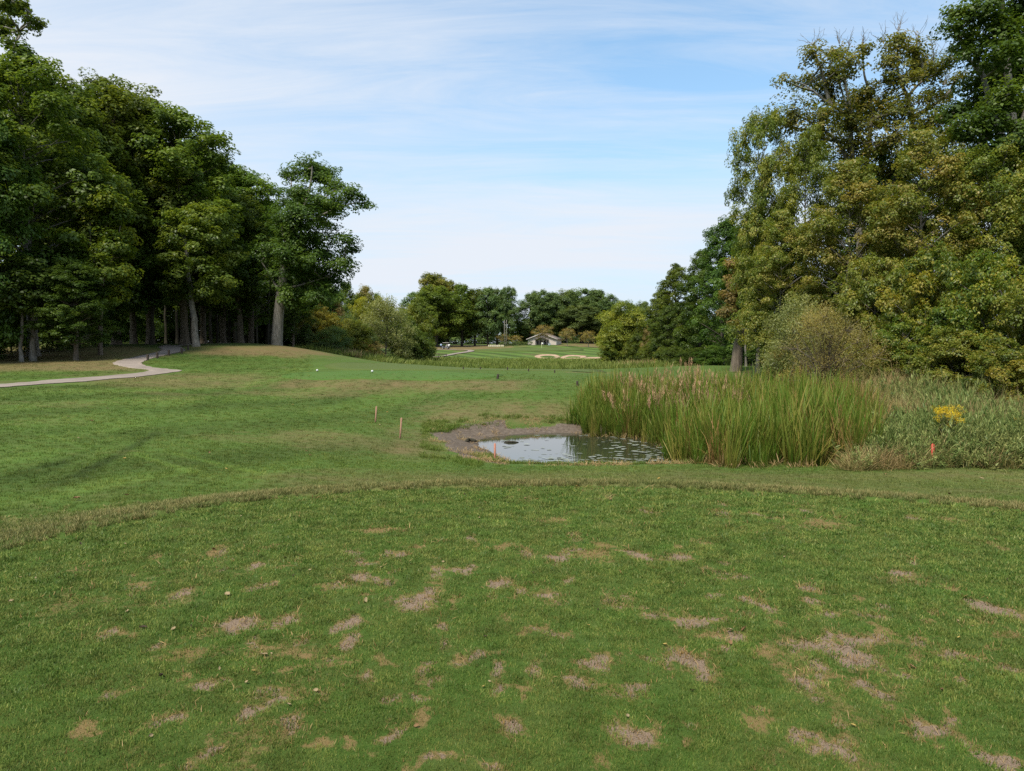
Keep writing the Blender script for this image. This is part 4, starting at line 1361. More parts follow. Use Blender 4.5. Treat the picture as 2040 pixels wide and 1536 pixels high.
# --- the middle distance
MB_ = 'bushes along the marsh'
for (pr, name, px, Y, top, hw, cm, label, cat) in [
        (P_BUSH[1], 'dark_bush', 832, 112, 602, 34, M_WILLOW, 'big rounded bush dark below beside the far path', 'bush'),
        (P_SPRAY[0], 'willow', 768, 100, 598, 52, M_SILVER, 'tall pale grey-green willow in the middle of the marsh bushes', 'tree'),
        (P_SPRAY[1], 'willow', 690, 90, 632, 44, M_BLUE_HAZE, 'bushy green sapling left of the pale willow', 'tree'),
        (P_BUSH[2], 'yellow_tree', 722, 118, 598, 26, M_LIME, 'bright yellow-green tree peeping over the willow', 'tree'),
        (P_BUSH[0], 'golden_bush', 640, 86, 618, 46, M_GOLD, 'olive gold bush right of the oak', 'bush'),
        (P_BUSH[1], 'rusty_bush', 672, 108, 612, 22, M_RUST, 'thin rust brown bush behind the gold one', 'bush'),
        (P_BUSH[2], 'gold_shrub', 637, 84, 664, 13, M_BRIGHTGOLD, 'small bright gold shrub low beside the grassy mound', 'shrub'),
        (P_BUSH[0], 'grey_shrub', 606, 80, 655, 20, M_BLUE_HAZE, 'cool green shrub at the foot of the oak', 'shrub'),
        (P_BUSH[1], 'low_shrub', 640, 76, 682, 30, M_BLUE_HAZE, 'low green shrub spreading on the mound edge', 'shrub'),
        (P_BUSH[2], 'low_shrub', 668, 82, 690, 24, M_BLUE_HAZE, 'low dark shrub where the mound meets the marsh', 'shrub'),
        (P_BUSH[0], 'bright_shrub', 677, 84, 660, 14, M_LIME, 'fresh lime green shrub in front of the green sapling', 'shrub'),
        (P_BUSH[2], 'brown_shrub', 730, 90, 672, 30, M_BROWN, 'tan brown low shrub under the pale willow', 'shrub'),
        (P_BUSH[2], 'green_sapling', 706, 84, 640, 36, M_WILLOW, 'light green sapling in front of the pale willow', 'tree'), (P_SPRAY[0], 'green_sapling', 664, 80, 652, 30, M_BLUE_HAZE, 'small grey-green sapling in front of the gold bush', 'tree'),
        (P_BUSH[1], 'green_bush', 800, 108, 628, 32, M_MID, 'mid green bush between willow and dark bush', 'bush'),
        (P_BUSH[0], 'green_bush', 828, 104, 660, 34, M_DARK, 'dark green bush low in front of the rounded bush', 'bush')]:
    tree_at(pr, name, label, cat, px, Y, top, hw * 1.22, None, cm, None, MB_)
for (px, Y, top, hw, cm, label) in [(650, 150, 556, 40, M_MID, 'far green tree just right of the oak'), (690, 165, 566, 34, M_MID, 'far tree crown above the golden bush'), (728, 172, 572, 30, M_OLIVE_TAN, 'far olive tan tree behind the yellow one'),
                                    (752, 180, 586, 22, M_MID, 'last far tree of the left line before the gap'), (615, 140, 560, 40, M_DARK, 'far dark tree behind the oak trunk')]:
    tree_at(random.choice(P_FAR), 'far_tree', label, 'tree', px, Y, top, hw, None, cm, None, 'far trees left of the gap')
FT = 'far trees behind the green'
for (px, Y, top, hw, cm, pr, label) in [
        (832, 250, 588, 34, M_BLUE_HAZE, 0, 'far dark tree left of the tall feathery pair'), (862, 262, 552, 36, M_OLIVE, 2, 'tallest far tree with thin brownish top'), (892, 262, 566, 30, M_OLIVE, 2, 'tall thin far tree beside the tallest one'),
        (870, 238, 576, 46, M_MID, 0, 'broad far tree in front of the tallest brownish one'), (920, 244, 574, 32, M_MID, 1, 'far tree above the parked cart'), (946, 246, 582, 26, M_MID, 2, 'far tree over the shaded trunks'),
        (972, 244, 580, 26, M_BLUE_HAZE, 1, 'far dark tree left of the sky gap'), (990, 250, 582, 22, M_BLUE_HAZE, 2, 'far tree with a slim crown'), (1012, 248, 578, 20, M_BLUE_HAZE, 2, 'narrow far tree at the gap with a slender pole trunk'),
        (1056, 258, 592, 26, M_BLUE_HAZE, 1, 'far tree left of the little house roof'), (1078, 262, 584, 24, M_BLUE_HAZE, 2, 'far pointed tree above the house'), (1100, 262, 590, 28, M_BLUE_HAZE, 1, 'far dark tree right of the pointed one'),
        (1128, 268, 584, 34, M_BLUE_HAZE, 0, 'far tree in the round clump right of the house'), (1158, 272, 581, 34, M_BLUE_HAZE, 0, 'crown at the top of the round far clump'), (1188, 266, 584, 34, M_BLUE_HAZE, 1, 'far tree at the right of the round clump'),
        (1212, 264, 592, 24, M_BLUE_HAZE, 0, 'rightmost far tree of the round clump'), (1160, 256, 614, 40, M_BLUE_HAZE, 0, 'low far evergreen in front of the round clump'), (1280, 250, 606, 22, M_BLUE_HAZE, 0, 'far crown above the round willow'), (1255, 262, 612, 24, M_BLUE_HAZE, 1, 'dim far crown behind the round willow'),
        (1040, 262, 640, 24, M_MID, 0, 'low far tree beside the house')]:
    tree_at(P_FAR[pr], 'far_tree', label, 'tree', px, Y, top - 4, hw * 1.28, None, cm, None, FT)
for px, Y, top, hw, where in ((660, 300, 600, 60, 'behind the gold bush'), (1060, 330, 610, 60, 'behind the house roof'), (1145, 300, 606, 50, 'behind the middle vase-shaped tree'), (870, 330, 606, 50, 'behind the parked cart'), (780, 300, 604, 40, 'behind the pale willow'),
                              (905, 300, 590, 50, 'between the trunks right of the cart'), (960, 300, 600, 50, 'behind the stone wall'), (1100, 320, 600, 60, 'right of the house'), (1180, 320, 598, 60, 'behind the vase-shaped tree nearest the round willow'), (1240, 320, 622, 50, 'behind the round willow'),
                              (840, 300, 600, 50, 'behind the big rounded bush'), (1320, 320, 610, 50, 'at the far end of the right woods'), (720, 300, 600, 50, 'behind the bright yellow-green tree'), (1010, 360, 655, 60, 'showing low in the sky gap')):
    tree_at(P_BUSH[int(px) % 3], 'background_tree', 'dim tree of the farthest line ' + where, 'tree', px, Y, top + 22, hw * 1.1, None, M_BLUE_HAZE, None, 'farthest tree line', -2.5)
for px, Y, top, hw, label in ((1082, 226, 648, 22, 'rust coloured vase-shaped tree in front of the house'), (1130, 222, 654, 17, 'rust coloured vase-shaped tree right of the house'), (1172, 222, 660, 20, 'rust coloured vase-shaped tree nearest the round willow'), (1028, 238, 668, 14, 'small orange tree left of the house'), (1000, 244, 664, 16, 'small tan tree under the tall far trees')):
    tree_at(P_VASE, 'ornamental_tree', label, 'tree', px, Y, top, hw, None, M_RUST, None, 'small rust coloured trees by the house')
tree_at(P_ROUND, 'round_willow', 'rounded willow tree standing alone at the right of the bunkers', 'tree', 1242, 116, 608, 58, 2.0, M_PALEWILLOW)
for pr, px, Y, top, hw, cm, label in ((P_BUSH[0], 1222, 114, 672, 30, M_WILLOW, 'leafy bush under the left of the round willow'), (P_BUSH[1], 1272, 110, 668, 32, M_MID, 'dark bush under the right of the round willow'), (P_BUSH[2], 1302, 104, 650, 26, M_BROWN, 'greyish brown bush right of the round willow'),
                                      (P_BUSH[0], 1300, 100, 682, 28, M_MID, 'low green bush in front of the greyish one'), (P_BUSH[1], 1325, 92, 690, 24, M_OLIVE_TAN, 'tan low bush before the right woods')):
    tree_at(pr, 'marsh_bush', label, 'bush', px, Y, top, hw, None, cm, None, 'bushes round the willow')

# --- the right woods
RW = 'trees of the right woods'
for (pr, px, Y, top, hw, cm, label) in [
        (P_MAPLE[0], 1316, 98, 580, 34, M_MID, 'small tree at the far end of the right woods'), (P_MAPLE[1], 1345, 84, 530, 48, M_MID, 'rounded dark tree near the far end of the right woods'),
        (P_EDGE[0], 1395, 72, 500, 52, M_DARK, 'dense dark tree behind the withered brown oak'), (P_MAPLE[2], 1440, 62, 440, 60, M_DARK, 'dark tree left of the tall olive tree'),
        (P_EDGE[1], 1500, 56, 420, 70, M_DARK, 'dark tree hidden behind the olive tree'), (P_EDGE[0], 1330, 76, 610, 34, M_DARK, 'low dark tree spreading to the ground at the woods edge')]:
    tree_at(pr, 'woodland_tree', label, 'tree', px, Y, top, hw, None, cm, None, RW)
for (pr, px, Y, top, hw, cm, label) in [
        (P_ELM[1], 1510, 39, 226, 74, M_OLIVE, 'tall narrow olive tree forming the left edge of the thicket'), (P_ELM[0], 1600, 37, 262, 80, M_WILLOW, 'light green tree below the old oak'),
        (P_ELM[0], 1555, 36, 420, 80, M_OLIVE_TAN, 'olive tan tree low behind the silvery willow'), (P_ELM[0], 1690, 33, 320, 110, M_OLIVE_TAN, 'broad tan-flecked tree in the middle of the thicket'),
        (P_ELM[0], 1830, 31, 262, 120, M_OLIVE_TAN, 'tall tree with orange-tipped leaves in the thicket'), (P_ELM[1], 1960, 30, 300, 110, M_OLIVE, 'olive tree before the dark right edge tree'),
        (P_ELM[0], 2110, 28, 240, 130, M_OLIVE, 'olive tree outside the right edge of the picture'), (P_ELM[1], 1760, 42, 300, 120, M_DARK, 'dark tree behind the tan-flecked ones'), (P_ELM[0], 1900, 40, 300, 120, M_DARK, 'dark tree deep in the right thicket')]:
    tree_at(pr, 'thicket_tree', label, 'tree', px, Y, top, hw, None, cm, None, RW)
for (pr, px, Y, top, hw, cm, label) in [
        (0, 1745, 30, 520, 80, M_OLIVE, 'dark bush behind the feathery brown shrub'), (1, 1850, 27, 500, 95, M_YELLOW, 'large yellowing bush right of the feathery shrub'), (0, 1960, 24, 520, 100, M_YELLOW, 'tall yellowing bush with big leaves at the right edge'),
        (1, 2060, 22, 560, 100, M_OLIVE, 'dark bush at the right picture edge'), (1, 1800, 26, 640, 70, M_YELLOW, 'low golden bush in the hollow of the thicket'), (0, 1900, 23.5, 660, 90, M_OLIVE, 'low dark bush above the goldenrod'), (1, 2000, 21, 690, 80, M_YELLOW, 'low yellow-green bush at the lower right'),
        (0, 1690, 36, 520, 90, M_DARK, 'dark leafy bush high behind the feathery shrub')]:
    tree_at(P_NEARBUSH[pr], 'thicket_bush', label, 'bush', px, Y, top, hw, None, cm, None, 'bushes of the right thicket')
tree_at(P_SPRAY[0], 'silver_willow', 'grey-green feathery willow left of the brown feathery shrub', 'shrub', 1585, 29.5, 598, 74, .4, M_SILVER)
tree_at(P_TAM, 'feathery_shrub', 'wispy olive brown shrub with hair-fine twigs behind the reeds', 'shrub', 1650, 26, 604, 108, 0.3)
tree_at(P_SPRAY[1], 'olive_shrub', 'small olive shrub below the silvery willow', 'shrub', 1570, 31, 690, 50, 1.4, M_TAMARISK)
for px, Y, top, hw, label in ((1385, 62, 694, 44, 'dark undergrowth shrub left of the withered oak'), (1425, 58, 690, 40, 'green undergrowth shrub touching the withered oak'), (1345, 70, 690, 30, 'shaded shrub at the edge of the right woods'), (1500, 52, 690, 40, 'shaded shrub right of the withered oak'), (1540, 48, 660, 50, 'dim shrub behind the silvery willow')):
    tree_at(random.choice(P_BUSH), 'undergrowth_shrub', label, 'shrub', px, Y, top, hw, None, M_DARK, None, 'undergrowth of the right woods')
for k in range(6):
    tree_at(P_BUSH[k % 3], 'inner_woodland_shrub', 'dark undergrowth deep behind the right woods', 'shrub', 1330 + k * 60, 116, 610, 70, None, M_DARK, None, 'undergrowth deep in the right woods', -1.6)
pole_trunk(1487, 728, 48, 560, 1487, .07, 'slim pale trunk right of the withered oak', B_GREY, RW)
pole_trunk(1501, 725, 50, 580, 1501, .07, 'slim dim trunk farther right of the withered oak', B_BROWN, RW)
# ------------------------------------------------------------------ grasses and reeds


def blades(seed, n, radius, h, w, lean=.35, curl=.5, segs=3, name='tuft', pts=None, tip=.15):
    """one tuft of n curved blades"""
    r = np.random.default_rng(seed)
    a, rad = r.uniform(0, 6.283, n), radius * np.sqrt(r.random(n))
    base = np.column_stack([np.cos(a) * rad, np.sin(a) * rad, np.full(n, -.01)])
    H = r.uniform(h[0], h[1], n)
    az = a + r.normal(size=n) * 1.1
    ln = np.abs(r.normal(size=n)) * lean
    cu = r.uniform(.1, 1, n) * curl
    t = np.linspace(0, 1, segs + 1)
    ang = ln[:, None] + cu[:, None] * t[None] ** 1.5
    ds = (H / segs)[:, None]
    hor = np.concatenate([np.zeros((n, 1)), np.cumsum(np.sin(ang[:, :-1]) * ds, 1)], 1)
    ver = np.concatenate([np.zeros((n, 1)), np.cumsum(np.cos(ang[:, :-1]) * ds, 1)], 1)
    d = np.stack([np.cos(az), np.sin(az), np.zeros(n)], -1)
    P = base[:, None] + d[:, None] * hor[..., None] + np.array([0, 0, 1.0]) * ver[..., None]
    fa = az + math.pi / 2 + r.normal(size=n) * .5
    s = np.stack([np.cos(fa), np.sin(fa), np.zeros(n)], -1)
    wd = w * r.uniform(.7, 1.3, n)[:, None] * np.interp(t, [0, .35, .75, 1], [.75, 1, .75, tip])[None]
    A, B = P + s[:, None] * wd[..., None] / 2, P - s[:, None] * wd[..., None] / 2
    V = np.stack([A, B], 2).reshape(-1, 3)
    k = 2 * (segs + 1)
    q = np.arange(segs) * 2
    f = np.stack([q, q + 1, q + 3, q + 2], -1)
    F = (f[None] + (np.arange(n) * k)[:, None, None]).reshape(-1, 4)
    al = np.tile(np.repeat(t, 2), n)
    ti = np.repeat(r.random(n), k)
    return V, F, al, ti


def tuft_mesh(name, parts, mat):
    V, F, A, T, n = [], [], [], [], 0
    for v, f, a, t in parts:
        V.append(v)
        F.append(f + n)
        A.append(a)
        T.append(t)
        n += len(v)
    return mesh_np(name, np.vstack(V), np.vstack(F), [mat], {'along': np.concatenate(A), 'tint': np.concatenate(T)})


def scatter(name, pts, rot, scl, idx, meshes, label, cat, extra=None):
    """one 'stuff' object: tufts instanced on points by geometry nodes"""
    n = len(pts)
    me = bpy.data.meshes.new(name)
    me.vertices.add(n)
    me.vertices.foreach_set('co', np.asarray(pts, np.float32).ravel())
    for an, ty, v in (('rot', 'FLOAT_VECTOR', rot), ('scl', 'FLOAT_VECTOR', scl)):
        a = me.attributes.new(an, ty, 'POINT')
        a.data.foreach_set('vector', np.asarray(v, np.float32).ravel())
    for an, v in (extra or {}).items():
        a = me.attributes.new(an, 'FLOAT', 'POINT')
        a.data.foreach_set('value', np.asarray(v, np.float32))
    a = me.attributes.new('pick', 'INT', 'POINT')
    a.data.foreach_set('value', np.asarray(idx, np.int32))
    o = tag(obj(name, me), label, cat, kind='stuff')
    g = bpy.data.node_groups.new(name + '_nodes', 'GeometryNodeTree')
    g.interface.new_socket('Geometry', in_out='INPUT', socket_type='NodeSocketGeometry')
    g.interface.new_socket('Geometry', in_out='OUTPUT', socket_type='NodeSocketGeometry')
    gi, go = g.nodes.new('NodeGroupInput'), g.nodes.new('NodeGroupOutput')
    jn = g.nodes.new('GeometryNodeJoinGeometry')
    for m in meshes:
        src = bpy.data.objects.new(name + '_tuft', m)
        oi = g.nodes.new('GeometryNodeObjectInfo')
        oi.inputs['Object'].default_value = src
        ti = g.nodes.new('GeometryNodeGeometryToInstance')
        g.links.new(oi.outputs['Geometry'], ti.inputs[0])
        g.links.new(ti.outputs[0], jn.inputs[0])
    ip = g.nodes.new('GeometryNodeInstanceOnPoints')
    g.links.new(gi.outputs[0], ip.inputs['Points'])
    g.links.new(jn.outputs[0], ip.inputs['Instance'])
    ip.inputs['Pick Instance'].default_value = True

    def na(nm, ty):
        q = g.nodes.new('GeometryNodeInputNamedAttribute')
        q.data_type = ty
        q.inputs[0].default_value = nm
        return q.outputs[0]
    g.links.new(na('pick', 'INT'), ip.inputs['Instance Index'])
    er = g.nodes.new('FunctionNodeEulerToRotation')
    g.links.new(na('rot', 'FLOAT_VECTOR'), er.inputs[0])
    g.links.new(er.outputs[0], ip.inputs['Rotation'])
    g.links.new(na('scl', 'FLOAT_VECTOR'), ip.inputs['Scale'])
    g.links.new(ip.outputs[0], go.inputs[0])
    o.modifiers.new('tufts', 'NODES').node_group = g
    return o


def polar_pts(n, r0, r1, a0=-46, a1=46, seed=1, power=1.0):
    r = np.random.default_rng(seed)
    u = r.random(n)
    rr = r0 * (r1 / r0) ** (u ** power)
    a = np.radians(r.uniform(a0, a1, n))
    return rr * np.sin(a), rr * np.cos(a), rr


def spin(r, n, tilt=.12):
    return np.column_stack([r.normal(size=n) * tilt, r.normal(size=n) * tilt, r.uniform(0, 6.283, n)])


def pick_tufts(x, y, z, s, sz, meshes, name, label, cat, seed, tilt=.12, extra=None):
    r = np.random.default_rng(seed)
    extra = dict(extra or {}, rnd=r.random(len(x)))
    n = len(x)
    v = r.uniform(.75, 1.25, n)
    return scatter(name, np.column_stack([x, y, z]), spin(r, n, tilt), np.column_stack([s * v, s * v, sz * v * r.uniform(.8, 1.2, n)]), r.integers(0, len(meshes), n), meshes, label, cat, extra)


M_TEE = blade_mat('tee_grass', (.042, .090, .014), (.058, .128, .020), (.088, .176, .034), (.155, .180, .052), 2.4, .35, .8, mottle=5.0)
M_STRAW = blade_mat('straw', (.10, .07, .028), (.19, .135, .056), (.28, .20, .09), (.22, .18, .10), 2.0, .2)
M_ROUGH = blade_mat('rough_grass', (.042, .062, .015), (.070, .104, .026), (.135, .158, .058), (.21, .19, .09), .8, .25, .65)
M_FAIR = blade_mat('fairway_grass', (.046, .090, .014), (.062, .114, .018), (.088, .142, .028), (.128, .150, .038), .35, .3, inst=True)
M_REED = blade_mat('reeds', (.052, .084, .013), (.062, .142, .013), (.108, .196, .024), (.185, .165, .045), .5, .35, .65)
M_REEDDRY = blade_mat('dry_reeds', (.07, .060, .02), (.14, .105, .035), (.23, .150, .06), (.26, .17, .08), .7, .3, .6)
M_PLUME = blade_mat('reed_plumes', (.16, .12, .06), (.28, .19, .12), (.40, .27, .20), (.34, .26, .16), 1.0, .25, .5)
M_MARSH = blade_mat('marsh_grass', (.062, .105, .020), (.090, .150, .028), (.120, .178, .038), (.150, .180, .050), .08, .35, .6)
M_WEED = blade_mat('weeds', (.075, .11, .026), (.145, .195, .055), (.26, .265, .115), (.32, .27, .14), .5, .35, .7)
M_WEEDTAN = blade_mat('dry_weeds', (.13, .11, .05), (.25, .205, .10), (.38, .32, .18), (.26, .18, .10), .8, .3, .6)
M_COOL = blade_mat('cool_weeds', (.045, .085, .022), (.092, .160, .044), (.160, .225, .075), (.20, .23, .09), .6, .35, .6)

tee_t = [tuft_mesh('tee_tuft', [blades(400 + i, 34, .035, (.010, .027), .0034, .6, .7, 2)], M_TEE) for i in range(5)]
straw_t = [tuft_mesh('straw_tuft', [blades(410 + i, 12, .04, (.012, .035), .0028, 1.1, .7, 2)], M_STRAW) for i in range(4)]
rough_t = [tuft_mesh('rough_tuft', [blades(420 + i, 30, .05, (.03, .075), .0042, .45, .9, 3)], M_ROUGH) for i in range(5)]
fair_t = [tuft_mesh('fairway_tuft', [blades(430 + i, 26, .05, (.018, .042), .0045, .55, .8, 2)], M_FAIR) for i in range(5)]

# tee turf, thinned where the soil shows
x, y, rr = polar_pts(125000, 1.7, 9.5, -55, 55, 11, .9)
keep = sdist(TEE, x, y) < 0
x, y, rr = x[keep], y[keep], rr[keep]
so, dr = tee_wear(x, y)
rv = np.random.default_rng(12).random(len(x))
keep = rv > np.maximum(so * 1.9, dr * .86)
s_ = (rr / 3.0) ** .85
pick_tufts(x[keep], y[keep], -.004 + 0 * x[keep], s_[keep], (rr[keep] / 3) ** .25, tee_t, 'tee_grass', 'short mown grass blades of the foreground tee', 'grass', 13)
x, y, rr = polar_pts(34000, 1.7, 9.0, -55, 55, 14, .9)
so, dr = tee_wear(x, y)
rv = np.random.default_rng(15).random(len(x))
keep = (sdist(TEE, x, y) < 0) & (rv < np.maximum(so * .34, dr * .8))
pick_tufts(x[keep], y[keep], -.004 + 0 * x[keep], (rr[keep] / 3) ** .8, (rr[keep] / 3) ** .2, straw_t, 'tee_straw', 'dead straw blades round the bare scars of the tee', 'dry grass', 16, .2)

# longer rough ringing the tee
x, y, rr = polar_pts(52000, 5.0, 17, -54, 54, 21, 1.0)
d = sdist(TEE, x, y)
px, py = px_of(x, y, height(x, y))
wide = np.interp(px, [-200, 300, 700, 1100, 1600, 2300], [2.6, 2.0, 2.2, 2.6, 3.0, 3.2])
rv = np.random.default_rng(22).random(len(x))
keep = (d > .01) & (rv < sstep(1.25, .35, d / wide)) & (sdist(POND, x, y) > 1.6)
x, y, rr, d, wide = x[keep], y[keep], rr[keep], d[keep], wide[keep]
pick_tufts(x, y, height(x, y) - .004, .85 * (rr / 7) ** .7, (.72 - .36 * np.clip(d / wide, 0, 1)) * (rr / 7) ** .15, rough_t, 'rough_grass', 'pale longer grass bordering the foreground tee', 'grass', 23, .2)

# fairway nap
x, y, rr = polar_pts(110000, 6.0, 70, -52, 46, 31, 1.0)
d, dp = sdist(TEE, x, y), sdist(POND, x, y)
keep = (d > .6) & (dp > 1.9)
x, y, rr = x[keep], y[keep], rr[keep]
z = height(x, y)
md, dy, mw = masks(x, y, z)
px, py = px_of(x, y, z)
dpath = np.full(len(x), 9.0)
pc = (L_ + R_) / 2
for q in range(0, len(pc), 2):
    dpath = np.minimum(dpath, np.hypot(x - pc[q, 0], y - pc[q, 1]) - np.linalg.norm(L_[q] - R_[q]) / 2)
rv = np.random.default_rng(32).random(len(x))
keep = (rv > dy * .45) & (md < .2) & (dpath > .1) & (rr < np.where(px < 620, 62, 33) + 6 * rv)
pick_tufts(x[keep], y[keep], z[keep] - .006, 1.0 * (rr[keep] / 9) ** .8, (rr[keep] / 9) ** .1, fair_t, 'fairway_grass', 'mown fairway grass left of the pond', 'grass', 33, .2, {'mow': mw[keep], 'dry': dy[keep]})

# brighter, longer grass along the mud
grass_t = [tuft_mesh('bank_tuft', [blades(440 + i, 34, .09, (.06, .17), .007, .5, .8, 3)], blade_mat('bank_grass', (.04, .075, .012), (.07, .135, .02), (.115, .175, .035), (.15, .17, .05), .9, .3)) for i in range(4)]
x, y, rr = polar_pts(26000, 14, 30, -14, 14, 41)
dp = sdist(POND, x, y)
z = height(x, y)
px, py = px_of(x, y, z)
n_ = fbm(x * 1.2, y * 1.2, 44)
w_ = np.where(py < 862, sstep(2.9, 1.8, dp) * sstep(1.1, 1.7, dp) * sstep(.44, .62, n_), 0) + np.where((px < 960), sstep(3.0, 2.2, dp) * sstep(1.7, 2.3, dp) * sstep(.4, .62, n_) * .9, 0) \
    + np.where(py > 905, sstep(1.35, .9, dp) * sstep(.45, .8, dp) * .8, 0)
keep = (np.random.default_rng(42).random(len(x)) < w_) & (px > 840) & (px < 1500)
pick_tufts(x[keep], y[keep], z[keep] - .01, .9 + 0 * x[keep], .75 + 0 * x[keep], grass_t, 'bank_grass', 'fresh green grass fringing the muddy pond bank', 'grass', 43, .2)
# dead trash on the mud: short straw and crumbs
x, y, rr = polar_pts(9000, 16, 29, -10, 14, 45)
dp = sdist(POND, x, y)
keep = (dp > .2) & (dp < 1.9) & (np.random.default_rng(46).random(len(x)) < sstep(.45, .66, fbm(x * 2, y * 2, 47)))
trash_t = [tuft_mesh('debris_tuft', [blades(450 + i, 9, .10, (.05, .16), .010, 1.35, .4, 2)], M_WEEDTAN) for i in range(3)]
pick_tufts(x[keep], y[keep], height(x, y)[keep] + .012, 1 + 0 * x[keep], .6 + 0 * x[keep], trash_t, 'mud_debris', 'dead reed scraps strewn over the dry mud', 'debris', 48, .25)

# the reed bed at the right of the pond
reed_t = [tuft_mesh('reed_tuft', [blades(500 + i, 26, .17, (.6, 1.42), .023, .24, .6, 6), blades(520 + i, 12, .2, (.35, .9), .020, .35, .9, 5)], M_REED) for i in range(6)]
drt = [tuft_mesh('dry_reed_tuft', [blades(540 + i, 20, .16, (.75, 1.45), .016, .2, .6, 5), blades(550 + i, 14, .2, (.3, .9), .016, .6, 1.2, 4)], M_REEDDRY) for i in range(4)]


def plume_tuft(seed):
    r = np.random.default_rng(seed)
    parts = [blades(seed, 8, .14, (1.05, 1.45), .008, .14, .3, 5)]
    v0, f0, a0, t0 = parts[0]
    segs = 5
    tips = v0.reshape(8, segs + 1, 2, 3).mean(2)[:, -1]
    for tp in tips:
        v, f, a, t = blades(int(r.integers(1e6)), 22, .03, (.05, .16), .012, .5, .8, 2)
        v = v + tp + np.array([0, 0, -.22]) + np.array([0, 0, 1]) * np.repeat(r.random(22), 6)[:, None] * .26
        parts.append((v, f, a * .5 + .5, t))
    return tuft_mesh('plume_tuft', parts, M_PLUME)


plume_t = [plume_tuft(560 + i) for i in range(3)]
REED_PX = [(1345, 926), (1450, 934), (1600, 938), (1720, 936), (1745, 905), (1740, 870), (1660, 846), (1500, 832), (1340, 826), (1230, 824), (1165, 830), (1150, 842), (1190, 856), (1215, 866), (1290, 872), (1330, 890), (1390, 902), (1330, 916)]
REED = []
for a, b in REED_PX:
    d_ = ray(a, b)
    zq = -1.42 if b > 860 and a < 1420 else -1.2
    q = np.array([0, 0, EYE]) + d_ * ((zq - EYE) / d_[2])
    REED.append((q[0], q[1]))
x, y, rr = polar_pts(16000, 14.5, 38, 2, 32, 51)
d = sdist(REED, x, y)
r_ = np.random.default_rng(52)
dens = r_.random(len(x)) < .16 * (rr / 18) ** 2 * (.55 + .9 * fbm(x * .9, y * .9, 53))
k = dens & ((d < .05) | ((d < .45) & (r_.random(len(x)) < .12)))
z = np.maximum(height(x, y), WATER_Z - .05)
px, py = px_of(x, y, z)
edge = np.where(d > .05, .6, np.where(d > -.35, .84, 1.0)) * r_.uniform(.85, 1.12, len(x))
left_fresh = sstep(1560, 1380, px)
dryness = np.clip(.05 + .50 * sstep(1500, 1720, px) + .25 * sstep(22, 28, rr), 0, .8)
dr_ = r_.random(len(x)) < dryness * .75
kk = k & ~dr_
pick_tufts(x[kk], y[kk], z[kk], edge[kk], edge[kk] * (1.06 + .12 * fbm(x[kk], y[kk], 54)), reed_t, 'reeds', 'tall green cattail reeds standing right of the pond', 'reeds', 55, .06)
kk = k & dr_
pick_tufts(x[kk], y[kk], z[kk], edge[kk], edge[kk], drt, 'dry_reeds', 'browning reed stalks mixed into the reed bed', 'reeds', 56, .09)
kk = (d < -.2) & (r_.random(len(x)) < .038) & (rr > 22.5) & (px > 1240) & (px < 1480)
pick_tufts(x[kk], y[kk], z[kk], 1 + 0 * x[kk], 1.08 + 0 * x[kk], plume_t, 'reed_plumes', 'pinkish tan plumes at the back of the reed bed', 'reed plumes', 57, .06)
kk = (d > -.5) & (d < .35) & (r_.random(len(x)) < .22) & (rr < 24)
pick_tufts(x[kk], y[kk], np.maximum(z[kk], WATER_Z) + .01, 1.5 + 0 * x[kk], 1.2 + 0 * x[kk], trash_t, 'reed_litter', 'dead broken reed litter round the foot of the reed bed', 'reed litter', 58, .3)

# brown seed heads standing above the reeds
# weeds on the right bank
weed_t = [tuft_mesh('weed_tuft', [blades(600 + i, 46, .22, (.35, .85), .010, .5, 1.1, 4)], M_WEED) for i in range(4)]
weedtan_t = [tuft_mesh('dry_weed_tuft', [blades(610 + i, 40, .22, (.35, .95), .007, .45, 1.3, 5)], M_WEEDTAN) for i in range(4)]


def leafy_weed(seed):
    r = np.random.default_rng(seed)
    parts = []
    for s in range(9):
        v, f, a, t = blades(int(r.integers(1e6)), 1, .01, (.45, .8), .008, .3, .4, 4)
        parts.append((v, f, a, t))
        o0 = r.uniform(-.18, .18, 3) * np.array([1, 1, 0])
        v += o0
        c = v.reshape(-1, 2, 3).mean(1)
        for q in range(26):
            p = c[0] + (c[-1] - c[0]) * r.uniform(.15, 1)
            v2, f2, a2, t2 = blades(int(r.integers(1e6)), 1, .005, (.06, .13), .022, 1.2, .5, 2)
            parts.append((v2 + p, f2, a2 * .6 + .3, t2))
    return tuft_mesh('leafy_weed', parts, M_COOL)


leafy_t = [leafy_weed(620 + i) for i in range(3)]
BANK_PX = [(1700, 938), (1850, 930), (2040, 934), (2400, 940), (2500, 800), (2100, 800), (1980, 790), (1850, 772), (1700, 775), (1600, 790), (1640, 830), (1710, 850)]
BANK = [tuple(ground_at(*p)[:2]) for p in BANK_PX]
x, y, rr = polar_pts(15000, 13.5, 34, 22, 48, 61)
d = sdist(BANK, x, y)
r_ = np.random.default_rng(62)
k = (d < .1) & (r_.random(len(x)) < .55 * (rr / 20) ** 1.2)
z = height(x, y)
px, py = px_of(x, y, z)
kind_n = fbm(x * .55, y * .55, 63, 3) + r_.normal(size=len(x)) * .13
kind_n = kind_n - .05 - .17 * sstep(880, 900, py) * sstep(1960, 1900, px) - .16 * np.exp(-((px - 1790) / 70) ** 2 - ((py - 880) / 32) ** 2) - .12 * np.exp(-((px - 1960) / 50) ** 2 - ((py - 905) / 25) ** 2) + .02 * np.exp(-((px - 1830) / 110) ** 2 - ((py - 920) / 18) ** 2)
hh = np.interp(d, [-2.5, -.8, .1], [1.3, 1.0, .5])
